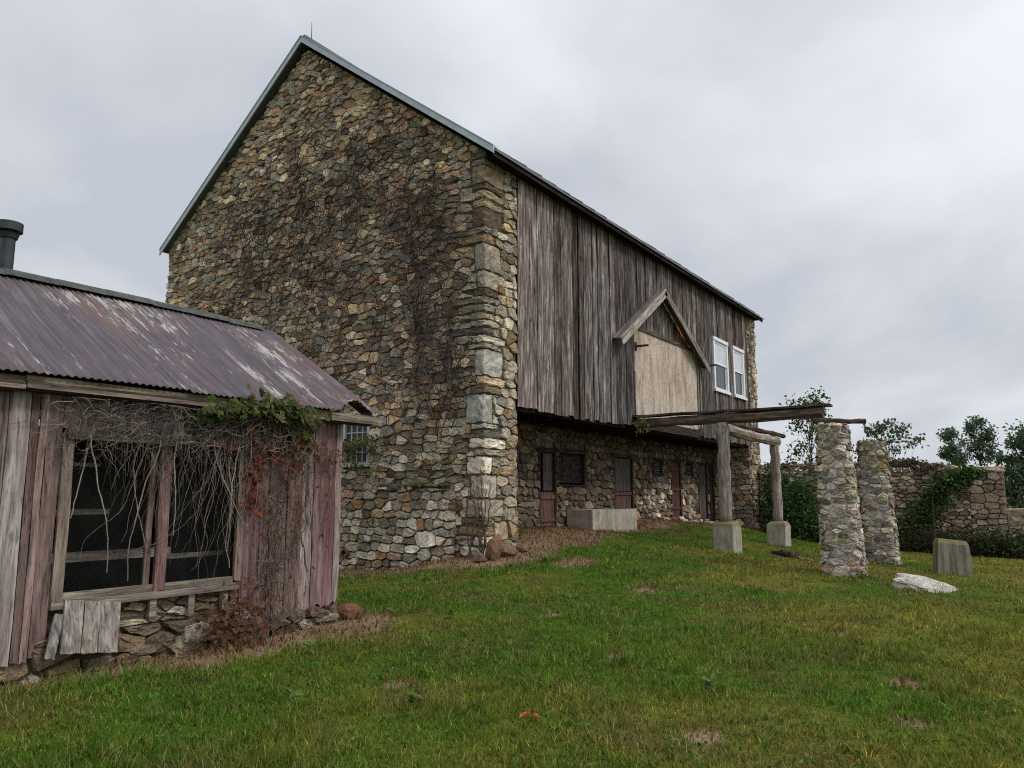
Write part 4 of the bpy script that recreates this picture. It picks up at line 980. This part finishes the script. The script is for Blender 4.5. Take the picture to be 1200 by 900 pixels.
    for k in range(9):
        x, y, s = 23.3 + k * .62 + r.uniform(-.2, .2), 10.1 + r.uniform(-.2, .25), r.uniform(.07, .15)
        boulder('rubble_stone', (x, y, h1(x, y) + s * .3), (s * 1.5, s, s * .7), (0, 0, r.uniform(0, 3)), M_stone, pick(PAL_BASE, r)[:3], 90 + k, 'small pale stone in the rubble below the vents under the forebay', 'stone', 'rubble under the forebay', 2)
    # clay drain
    B = MB(); n = 14; V = []; F = []; cy_, cz = 12.72, .33
    for (x, q) in ((12.25, .1), (12.06, .1), (12.06, .072), (12.22, .07)):
        for k in range(n): a = 2 * math.pi * k / n; V.append((x, cy_ + q * math.cos(a), cz + q * math.sin(a)))
    for j in range(3):
        for k in range(n): F.append((j * n + k, j * n + (k + 1) % n, (j + 1) * n + (k + 1) % n, (j + 1) * n + k))
    F.append(tuple(3 * n + k for k in range(n))); B.add(V, F); tag(B.build('drain_pipe', M_clay), 'round clay drain pipe mouth low in the stone gable', 'drain pipe')
    for k, (x, y, lab) in enumerate(((4.62, 3.02, 'curled orange fallen leaf lying alone on the near lawn'),)):
        B = MB()
        for q in range(3): B.leaf((x, y, h1(x, y) + .05), .09, (r.uniform(-.4, .4), r.uniform(-.4, .4), 1), q * 2.1, (.34, .12, .035, 0), .3, .8)
        tag(B.build('fallen_leaf', M_leaf), lab, 'leaf')

# ------------------------------------------------------------------ vines, plants, trees
def wander(r, p, d, n, step, jit, pull=None, clampf=None):
    pts = [clampf(Vector(p)) if clampf else Vector(p)]; d = Vector(d).normalized()
    for k in range(n):
        d = d + Vector((r.uniform(-jit, jit), r.uniform(-jit, jit), r.uniform(-jit, jit)))
        if pull is not None: d += Vector(pull)
        d.normalize(); q = pts[-1] + d * step
        if clampf: q = clampf(q)
        pts.append(q)
    return pts

def gable_vines():
    r = random.Random(101); XV = X0 - .1
    def cl(q): return Vector((min(max(q.x, XV - .12), XV + .01), q.y, q.z))
    T = thing('dead_wall_vine', (12.15, 11, .1), 'bare brown dead vine spread over the stone gable of the barn', 'vine')
    def run(y, z, dy, dz, n, step, r0, B, col, jit=.3):
        pts = wander(r, (XV, y, z), (0, dy, dz), n, step, jit, None, lambda q: Vector((XV - .03 + r.uniform(-.05, .04), min(max(q.y, 9.2), 20.3), min(q.z, min(EZ + (q.y - 9.1) * .74, PKZ - (q.y - PKY) * .74) - .25 if q.y < PKY else PKZ - (q.y - PKY) * .74 - .25))))
        B.tube(pts, r0, r0 * .4, 3, col, False); return pts
    def colr(): 
        k = r.uniform(.6, 1.5); return (.085 * k ** 2, .058 * k ** 2, .052 * k ** 2, 0)
    # stems from the ground up the right part of the gable
    B = MB(); tops = []
    for k in range(6):
        y = r.uniform(9.8, 10.9); z = r.uniform(1.9, 3); pts = [(XV, y, z)]; yy = y
        zm_ = r.uniform(5.5, 8.3)
        while z < zm_: z += .22; yy = max(9.4, yy + r.uniform(-.15, .16) + (.03 if z > 5 else 0)); pts.append((XV - .02 - r.uniform(0, .05), yy, z))
        B.tube(pts, r.uniform(.008, .016), .005, 4, colr(), False); tops += pts[3:]
    B.build('stem', M_twig, T)
    B = MB()
    for k in range(300):                                    # side shoots along the stems
        p = r.choice(tops); run(p[1], p[2], r.uniform(-1, 1), r.uniform(-.6, 1), r.randint(4, 10), .13, .006, B, colr())
    cl_ = [(13.8, 8.8, 1.8, .8, 280), (12.3, 9.8, .9, .7, 200), (15.6, 7.7, 2.0, .9, 320), (16.6, 9.4, .9, .7, 110), (13.2, 6.3, 1.6, .7, 240), (14.8, 10.3, .9, .8, 90), (10.8, 8.0, .7, 1.4, 220), (17.6, 6.2, 1.2, .6, 110), (16.8, 8.8, .5, .5, 60), (10.6, 5.2, .5, 1.5, 130), (12.0, 4.6, 1.0, .8, 90), (14.8, 4.8, 1.1, .6, 90)]
    for (y, z, sy, sz, n) in cl_:
        for k in range(int(n * .36)):
            run(r.gauss(y, sy * .75), r.gauss(z, sz * .75), r.uniform(-1, 1), r.uniform(-1.6, .3), r.randint(8, 24), r.uniform(.07, .13), r.uniform(.005, .013), B, colr(), .3)
    B.build('twigs', M_twig, T)
    # stem climbing the very corner
    T2 = thing('corner_vine', (12.1, 9.1, .4), 'thick bare vine stems climbing the foot of the barn corner', 'vine'); B = MB()
    for k in range(6):
        z = .3; pts = []; yy = 9.02 + r.uniform(-.06, .35)
        while z < r.uniform(1.5, 2.6): pts.append((12.2 - r.uniform(0, .05), yy, z)); z += .14; yy += r.uniform(-.05, .05)
        if len(pts) > 2: B = MB(); B.tube(pts, .02, .008, 5, (.11, .075, .055, 0), False); B.build('stem', M_twig, T2)

def shed_vines():
    r = random.Random(131)
    T = thing('hanging_dead_vine', (4.5, 6.9, .1), 'tangle of grey dead vine stems hanging over the shed window', 'vine')
    B = MB(); Bt = MB()
    def grey():
        k = r.choice([r.uniform(.25, .7), r.uniform(.5, 1.3)]); return (.19 * k, .16 * k, .135 * k, 0)
    def lim(q): return Vector((q.x, min(max(q.y, 6.74), 6.95), min(q.z, 2.44)))
    for k in range(95):                                    # long hanging strands
        x = r.choice([r.uniform(3.45, 5.15), r.gauss(4.15, .3), r.gauss(4.85, .22)]); z = r.uniform(1.95, 2.4)
        pts = wander(r, (x, r.uniform(6.80, 6.93), z), (r.uniform(-.5, .5), 0, -1), int(r.choice([8, 10, 12, 16, 20, 22]) * (1.25 if x > 4.4 else 1. if x > 3.9 else .7)), .055, .26, (0, 0, -.09), lim)
        (B if r.random() < .35 else Bt).tube(pts, r.uniform(.002, .005), .0012, 4, grey(), False)
    for k in range(640):                                    # the matted band under the eave
        x = r.uniform(3.2, 5.75); z = min(2.43, r.gauss(2.25, .12))
        if x < 3.3: z = max(z, 2.05)
        pts = wander(r, (x, r.uniform(6.76, 6.94), z), (r.uniform(-1, 1), 0, r.uniform(-.7, .4)), r.randint(5, 12), .045, .5, (0, 0, -.04), lim)
        Bt.tube(pts, r.uniform(.0018, .0045), .0012, 3, grey(), False)
    for x, L in ((3.46, 20), (3.5, 12), (3.95, 17), (4.12, 21), (4.30, 15), (4.7, 16), (4.9, 20), (5.0, 18)):
        pts = wander(r, (x, 6.86, 2.15), (r.uniform(-.2, .2), 0, -1), L, .065, .2, (0, 0, -.1), lim); B.tube(pts, .0075, .004, 5, (.23, .195, .16, 0), False)
    B.build('stem', M_twig, T); Bt.build('twigs', M_twig, T)
    # climbing reddish stems right of the window
    T2 = thing('climbing_creeper', (5.6, 6.9, .1), 'creeper with green and red leaves climbing the shed boards to the eave', 'vine')
    B = MB(); allp = []
    for k in range(26):
        x = r.gauss(5.5, .12) if k < 14 else r.uniform(5.3, 6.3); z0 = .12 if k < 14 else r.uniform(.6, 1.5); pts = []; z = z0; xx = x; top = r.uniform(1.5, 2.4)
        while z < top: pts.append((xx, 6.955 - r.uniform(0, .05), z)); z += .07; xx += r.uniform(-.035, .037)
        if len(pts) > 2:
            k2 = r.uniform(.7, 1.2); B.tube(pts, r.choice([.011, .008, .005]), .003, 4, (.13 * k2, .085 * k2, .065 * k2, 0), False); allp += pts
    for k in range(260):
        p = r.choice(allp); pts = wander(r, p, (r.uniform(-1, 1), 0, r.uniform(-.8, .6)), r.randint(4, 10), .04, .5, None, lim); k2 = r.uniform(.6, 1.5); B.tube(pts, .0035, .0015, 3, (.15 * k2, .10 * k2, .08 * k2, 0), False)
    B.build('stem', M_twig, T2)
    G = [(.045, .09, .018), (.075, .12, .026), (.12, .135, .035), (.04, .065, .018), (.10, .085, .03), (.14, .07, .03)]; RD = [(.18, .04, .022), (.13, .034, .02), (.22, .07, .03), (.10, .035, .024), (.15, .075, .03)]; BR = [(.12, .075, .04), (.09, .05, .03), (.16, .09, .05)]
    B = MB()
    def clump(x, y, z, s, pal):
        c = r.choice(pal); k = r.uniform(.7, 1.3); n = (r.uniform(-.5, .5), -1, r.uniform(-.1, .9)); a = r.uniform(0, 6.28)
        for q in range(5): B.leaf((x, y, z), s * r.uniform(.75, 1.1), (n[0] + r.uniform(-.2, .2), n[1], n[2] + r.uniform(-.2, .2)), a + (q - 2) * .62, (c[0] * k, c[1] * k, c[2] * k, 0), .2, .5)
    for k in range(250):                                    # leafy mass over the gutter board
        t = r.random(); x = 4.45 + 1.55 * t; zc = 2.37 + .15 * math.sin(t * math.pi) - .06 * (t > .75) ; z = r.gauss(zc, .085 if t > .3 else .06); y = 6.78 - r.uniform(0, .12) if z > 2.4 else 6.80 + r.uniform(0, .1)
        clump(x, y, z, r.uniform(.05, .10), G + [(.09, .10, .04), (.06, .075, .03)])
    for k in range(150):
        x = r.gauss(5.45, .28); z = r.gauss(2.1, .16); clump(x, r.uniform(6.8, 6.93), z, r.uniform(.04, .07), RD + BR)
    for k in range(70): clump(r.gauss(5.22, .06), r.uniform(6.82, 6.93), r.uniform(1.4, 2.0), r.uniform(.035, .06), RD)
    for k in range(70): clump(r.uniform(5.8, 6.5), r.uniform(6.85, 6.94), r.gauss(2.05, .08), r.uniform(.03, .05), BR + [(.10, .10, .03)])
    for k in range(16): clump(r.uniform(5.2, 6.4), r.uniform(6.88, 6.95), r.uniform(.7, 1.7), .04, RD + BR + G)
    for k in range(260): clump(r.gauss(5.0, .22), r.uniform(6.66, 6.92), max(.1, r.gauss(.33, .17)), r.uniform(.03, .06), BR + [(.15, .05, .025)])
    B.build('leaves', M_leaf, T2)
    # sprig across the gable window
    T3 = thing('leafy_sprig', (12.1, 12.5, 2.6), 'leafy creeper sprig hanging across the small gable window', 'vine'); B = MB()
    for k in range(4):
        pts = wander(r, (12.1, 13.0, 2.75 - k * .07), (-.05, -1, r.uniform(-.12, .12)), 13, .11, .18); S = MB(); S.tube(pts, .007, .003, 4, (.12, .09, .06, 0), False); S.build('stem', M_twig, T3)
        for q in pts:
            for _ in range(7):
                c = r.choice([(.10, .12, .03), (.15, .14, .045), (.13, .08, .04), (.06, .09, .02)])
                B.leaf(q + Vector((r.uniform(-.08, .02), r.uniform(-.1, .1), r.uniform(-.16, .08))), r.uniform(.07, .14), (-1, r.uniform(-.8, .8), r.uniform(-.5, .8)), r.uniform(0, 6.3), (*c, 0), .2, .5)
    B.build('leaves', M_leaf, T3)

GREEN = [(.035, .075, .016), (.05, .095, .022), (.07, .12, .03), (.028, .055, .016), (.09, .13, .035)]
def leafcloud(B, r, blobs, n, size, pal=GREEN, ground=None):
    for k in range(n):
        (c, rad) = r.choice(blobs); d = Vector((r.gauss(0, 1), r.gauss(0, 1), r.gauss(0, 1))).normalized() * (r.random() ** .8) * 1.3
        p = Vector(c) + Vector((d.x * rad[0], d.y * rad[1], d.z * rad[2]))
        if ground is not None and p.z < ground: continue
        q = r.choice(pal); kk = r.uniform(.65, 1.35)
        B.leaf(p, size * r.uniform(.6, 1.4), (r.uniform(-1, 1), r.uniform(-1, 1), r.uniform(-.3, 1.2)), r.uniform(0, 6.3), (q[0] * kk, q[1] * kk, q[2] * kk, 0), .15, .6)

def tree(name, x, y, zb, ht, label, cat, group, seed, nblob, spread, crown0, leafn, lsize, tr=.12, pal=GREEN, bl=(.5, .9), up=.6):
    r = random.Random(seed); T = thing(name, (x, y, zb), label, cat, group)
    S = MB(); tp = wander(r, (x, y, zb - .3), (0, 0, 1), 10, ht * .085, .06, (0, 0, .3)); S.tube(tp, tr, tr * .3, 7, (.09, .075, .06, 0), True, .06)
    blobs = []
    for k in range(nblob):
        t = r.uniform(.15, 1); base = tp[min(10, int(3 + t * 7))]
        a = r.uniform(0, 6.28); q = spread * r.uniform(.25, 1) * (1 - .55 * t); c = Vector((x + math.cos(a) * q, y + math.sin(a) * q, zb + ht * (crown0 + (1 - crown0) * t)))
        mid = base.lerp(c, .5) + Vector((r.uniform(-.1, .1), r.uniform(-.1, .1), r.uniform(.0, .2))); S.tube([base, mid, c], tr * .3, tr * .06, 4, (.09, .075, .06, 0), False)
        s = r.uniform(*bl); blobs.append((c, (s, s, s * up)))
        for _ in range(3):
            e = c + Vector((r.uniform(-s, s), r.uniform(-s, s), r.uniform(-s * .4, s * .6))); S.tube([c, e], tr * .06, .004, 3, (.09, .075, .06, 0), False)
    S.build('trunk', M_twig, T)
    B = MB(); leafcloud(B, r, blobs, leafn, lsize, pal); B.build('crown', M_leaf, T); return T

def plants():
    r = random.Random(201)
    # young leafy tree behind the far barn corner
    tree('young_tree', 31.8, 7.3, -.3, 5.6, 'young leafy tree rising between the barn end and the first pier', 'tree', None, 301, 46, 1.7, .30, 2100, .15, .05, GREEN + [(.10, .14, .05)], (.22, .5), 1.5)
    tree('young_tree', 33.2, 4.75, -.4, 4.9, 'thin young tree top showing just above the mossy second pier', 'tree', None, 302, 16, 1.3, .72, 700, .15, .05, [(.07, .10, .045), (.09, .12, .06)], (.25, .5), .6)
    # far trees
    g = 'trees beyond the yard wall'
    fz = -1.75
    pal = [(.05, .08, .04), (.065, .10, .05), (.085, .125, .065), (.10, .145, .075)]
    tree('far_tree', 60, 4.75, fz, 7.9, 'slim open-crowned tree, leftmost beyond the ruined wall', 'tree', g, 311, 20, 1.6, .42, 2600, .19, .12, pal, (.3, .6), .8)
    tree('far_tree', 61, 3.1, fz, 8.5, 'slim feathery tree between its neighbours beyond the ruined wall', 'tree', g, 312, 18, 1.45, .45, 2300, .19, .12, pal, (.3, .6), .8)
    tree('far_tree', 59, .7, fz, 7.3, 'broad dense dark tree at the right edge beyond the wall', 'tree', g, 313, 40, 2.5, .2, 7500, .23, .18, pal, (.45, .95), .7)
    tree('far_tree', 64, -2.5, fz, 7.5, 'dark tree behind the broad one, cut by the picture edge', 'tree', g, 314, 36, 2.8, .2, 6500, .25, .18, pal, (.5, 1.), .7)
    # bushes before the wall
    def bush(name, label, cat, group, blobs, n, size, pal=GREEN, seed=1, stems=14):
        rr = random.Random(seed); c = blobs[0][0]; T = thing(name, (c[0], c[1], h1(c[0], c[1])), label, cat, group)
        S = MB(); z0 = h1(c[0], c[1]) - .1
        for k in range(stems):
            b = rr.choice(blobs); e = Vector(b[0]) + Vector((rr.uniform(-1, 1) * b[1][0], rr.uniform(-1, 1) * b[1][1], rr.uniform(0, 1) * b[1][2]))
            s0 = Vector((b[0][0] + rr.uniform(-.3, .3), b[0][1] + rr.uniform(-.3, .3), (b[0][2] - b[1][2] * .8 if b[0][2] - z0 > 1.4 else min(z0, b[0][2])))); S.tube([s0, s0.lerp(e, .5) + Vector((rr.uniform(-.1, .1),) * 3), e], .018, .006, 4, (.09, .065, .05, 0), False)
        S.build('stem', M_twig, T); B = MB(); leafcloud(B, rr, blobs, n, size, pal); B.build('leaves', M_leaf, T); return T
    dk = [(.025, .06, .015), (.038, .085, .022), (.05, .11, .028), (.02, .04, .012), (.07, .13, .035)]
    bush('dark_bush', 'large dark green bush between the porch footing and the first pier', 'bush', None, [((28.6, 6.7, .55), (.9, .9, .9)), ((28.9, 7.7, .9), (.8, .8, 1.2)), ((29.1, 6.1, .3), (.8, .8, .8)), ((29.2, 7.2, 1.5), (.6, .9, .8)), ((29.3, 8.2, 1.4), (.45, .5, 1.3)), ((28.7, 5.6, .1), (.6, .6, .6))], 9000, .12, dk, 5)
    bush('wall_ivy', 'green climber sprawling diagonally over the ruined wall', 'climber', None, [((30.0, 3.9, .5), (.4, .7, .5)), ((30.0, 3.3, 1.0), (.35, .55, .5)), ((30.0, 2.9, 1.6), (.3, .5, .4)), ((30.0, 2.5, 2.1), (.3, .5, .35)), ((30.05, 2.0, 2.35), (.3, .45, .2)), ((29.9, 4.1, 0.), (.5, .7, .6)), ((29.9, 3.3, .1), (.5, .7, .6))], 3600, .13, [(.03, .075, .02), (.05, .11, .03), (.08, .15, .035), (.025, .05, .015), (.11, .16, .04)], 6)
    bush('wall_top_scrub', 'dry brown scrub matted along the top of the ruined wall', 'scrub', None, [((30.35, u, 2.70 if u > 3.4 else 2.52), (.35, .38, .15)) for u in np.arange(2.9, 5.2, .35)] + [((30.35, 8, 2.68), (.35, .8, .15)), ((30.35, 6.4, 2.68), (.35, .9, .14))], 3600, .09, [(.07, .05, .035), (.05, .045, .025), (.09, .065, .04), (.045, .055, .02)], 7)
    bush('bramble', 'dark brown bramble thicket at the foot of the wall behind the block', 'thicket', None, [((29.2, u, -.15), (.6, .5, .62)) for u in np.arange(1.4, 4.2, .4)], 7000, .085, [(.03, .028, .016), (.045, .032, .02), (.022, .03, .012), (.06, .04, .025), (.025, .04, .014)], 8, 60)
    bush('bramble', 'leafy bramble with bright tips right of the block', 'thicket', None, [((29.3, u, .0 - .1 * abs(u - 1.2)), (.5, .5, .45)) for u in np.arange(-.2, 2.2, .4)], 5200, .10, [(.03, .06, .016), (.05, .09, .022), (.11, .16, .035), (.022, .04, .014), (.04, .032, .02)], 9, 30)
    bush('bramble', 'low brown bramble thicket at the right edge of the lawn', 'thicket', None, [((28.9, u, -.35), (.5, .5, .42)) for u in np.arange(-4.2, .4, .4)], 8000, .085, [(.03, .028, .016), (.05, .036, .022), (.03, .045, .015), (.07, .05, .03), (.02, .03, .012)], 10, 60)
    bush('wild_hedge', 'dense dark hedge beyond the low end of the ruined wall', 'hedge', None, [((33.5 + (k % 3), u, -.2 + .35 * ((k * 7) % 5) / 5), (1.0, 1.1, .7)) for k, u in enumerate(np.arange(-6.5, .6, .7))], 6000, .16, dk + [(.08, .11, .03)], 11)
    # weed on the beam end
    T = thing('beam_weed', (19.15, 8.75, 3.7), 'yellow-green weed tuft growing at the barn end of the log beam', 'weed'); B = MB()
    for k in range(90):
        B.leaf((19.05 + r.uniform(-.16, .1), 8.75 + r.uniform(-.2, .2), 3.5 + r.uniform(-.25, .2)), r.uniform(.06, .12), (r.uniform(-1, .2), -1, r.uniform(-.3, .8)), r.uniform(0, 6.3), (r.uniform(.1, .18), r.uniform(.12, .19), .04, 0), .2, .5)
    B.build('leaves', M_leaf, T)
    # broad-leaved weeds in the lawn
    g = 'broad-leaved weeds in the lawn'
    pos = [(11.2, 8.3), (12.4, 7.7), (11.7, 8.0), (4.0, 4.7), (5.2, 5.9), (6.9, 6.4), (15.7, 2.85), (7.5, 6.0), (10.4, 8.9), (4.45, 3.9), (6.2, 2.3)]
    labs = ['pale weed rosette in the grass before the gable foot', 'weed rosette in the grass before the barn corner', 'second weed rosette between gable foot and corner', 'broad-leaved weed low at the left of the near lawn', 'small weed on the lawn before the shed litter', 'weed beside the broken block at the shed corner', 'leafy weed clump at the foot of the nearer pier', 'weed in the grass right of the shed corner', 'small weed by the dirt strip under the gable', 'weed low in the near grass left of centre', 'single weed in the middle of the near lawn']
    for (x, y), lb in zip(pos, labs):
        B = MB(); z = h1(x, y) + .03; m = 34 if 'pier' in lb else 11
        for k in range(m):
            a = r.uniform(0, 6.3); q = .22 if m > 20 else .0
            B.leaf((x + r.uniform(-q, q), y + r.uniform(-q, q), z + r.uniform(0, .08)), r.uniform(.06, .12), (math.cos(a) * .8, math.sin(a) * .8, 1), r.uniform(0, 6.3), (.085 * r.uniform(.8, 1.4), .14 * r.uniform(.8, 1.3), .035, 0), .15, .6)
        tag(B.build('lawn_weed', M_leaf), lb, 'weed', g)

# ------------------------------------------------------------------ light, sky, camera
def sky():
    w = bpy.data.worlds.new("World"); SC.world = w; w.use_nodes = True; t = w.node_tree; t.nodes.clear()
    N = t.nodes.new; L = t.links.new
    out = N('ShaderNodeOutputWorld'); bg = N('ShaderNodeBackground'); bg.inputs[1].default_value = .1; L(bg.outputs[0], out.inputs[0])
    st = N('ShaderNodeTexSky'); st.sky_type = 'NISHITA'; st.sun_disc = False; st.sun_elevation = R(48); st.sun_rotation = R(172); st.dust_density = 4
    tc = N('ShaderNodeTexCoord'); sp = N('ShaderNodeSeparateXYZ'); L(tc.outputs['Generated'], sp.inputs[0])
    def mth(op, a, b):
        o = N('ShaderNodeMath'); o.operation = op
        for i, v in enumerate((a, b)):
            if isinstance(v, (int, float)): o.inputs[i].default_value = v
            else: L(v, o.inputs[i])
        return o.outputs[0]
    zz = mth('ADD', mth('MAXIMUM', sp.outputs[2], 0.), .45); cb = N('ShaderNodeCombineXYZ')
    L(mth('DIVIDE', sp.outputs[0], zz), cb.inputs[0]); L(mth('DIVIDE', sp.outputs[1], zz), cb.inputs[1])
    n1 = N('ShaderNodeTexNoise'); L(cb.outputs[0], n1.inputs['Vector']); n1.inputs['Scale'].default_value = 1.5; n1.inputs['Detail'].default_value = 6; n1.inputs['Roughness'].default_value = .5; n1.inputs['Distortion'].default_value = .3
    rp = N('ShaderNodeValToRGB'); L(n1.outputs['Fac'], rp.inputs[0]); e = rp.color_ramp.elements
    e[0].position = .39; e[0].color = (5.65, 5.98, 6.6, 1); e[1].position = .63; e[1].color = (8.5, 8.8, 9.25, 1)
    mx = N('ShaderNodeMix'); mx.data_type = 'RGBA'; mx.inputs[0].default_value = .95; L(st.outputs[0], mx.inputs[6]); L(rp.outputs[0], mx.inputs[7])
    el_ = N('ShaderNodeMapRange'); el_.interpolation_type = 'SMOOTHSTEP'; L(sp.outputs[2], el_.inputs[0]); el_.inputs[1].default_value = .5; el_.inputs[2].default_value = 1.; el_.inputs[3].default_value = 1.; el_.inputs[4].default_value = 2.1
    dt = N('ShaderNodeVectorMath'); dt.operation = 'DOT_PRODUCT'; L(tc.outputs['Generated'], dt.inputs[0]); sa, se = R(172), R(48); dt.inputs[1].default_value = (math.sin(sa) * math.cos(se), math.cos(sa) * math.cos(se), math.sin(se))
    lobe = mth('MULTIPLY', mth('POWER', mth('MAXIMUM', dt.outputs['Value'], 0.), 3.), 1.0)
    fac = mth('ADD', el_.outputs[0], lobe); vm = N('ShaderNodeVectorMath'); vm.operation = 'SCALE'; L(mx.outputs[2], vm.inputs[0]); L(fac, vm.inputs['Scale'])
    L(vm.outputs[0], bg.inputs[0])
    ld = bpy.data.lights.new('sun', 'SUN'); ld.energy = 1.5; ld.angle = R(11); ld.color = (1, .96, .9)
    lo = bpy.data.objects.new('sun', ld); COL.objects.link(lo); az = R(172); el = R(48)
    dv = Vector((math.sin(az) * math.cos(el), math.cos(az) * math.cos(el), math.sin(el))); lo.rotation_euler = dv.to_track_quat('Z', 'Y').to_euler(); lo.location = (0, 0, 30)

def camera():
    cd = bpy.data.cameras.new('camera'); cd.sensor_width = 36; cd.lens = 898 / 1200 * 36; cd.clip_end = 5000; cd.clip_start = .05
    co = bpy.data.objects.new('camera', cd); COL.objects.link(co); co.location = (0, 0, 1.6)
    co.rotation_euler = (R(90 + 8.24), 0, R(34.36 - 90)); SC.camera = co
    SC.cycles.use_denoising = False; SC.cycles.filter_width = 1.1
    vs = SC.view_settings; vs.view_transform = 'Standard'; vs.look = 'None'; vs.exposure = 0; vs.gamma = 1; vs.use_curve_mapping = False

ground(); grass()
build_barn(); build_shed(); build_pergola()
build_pier(16.02, 3.22, 2.97, .74, .53, 'nearer pale stone pier with a plank across its top', 401, R(8), (-.04, .08))
build_pier(19.75, 3.15, 2.87, .72, .54, 'farther stone pier with a mossy dark top', 402, R(8), (-.02, .06), True)
build_fieldwall(); build_bits(); gable_vines(); shed_vines(); plants(); sky(); camera()
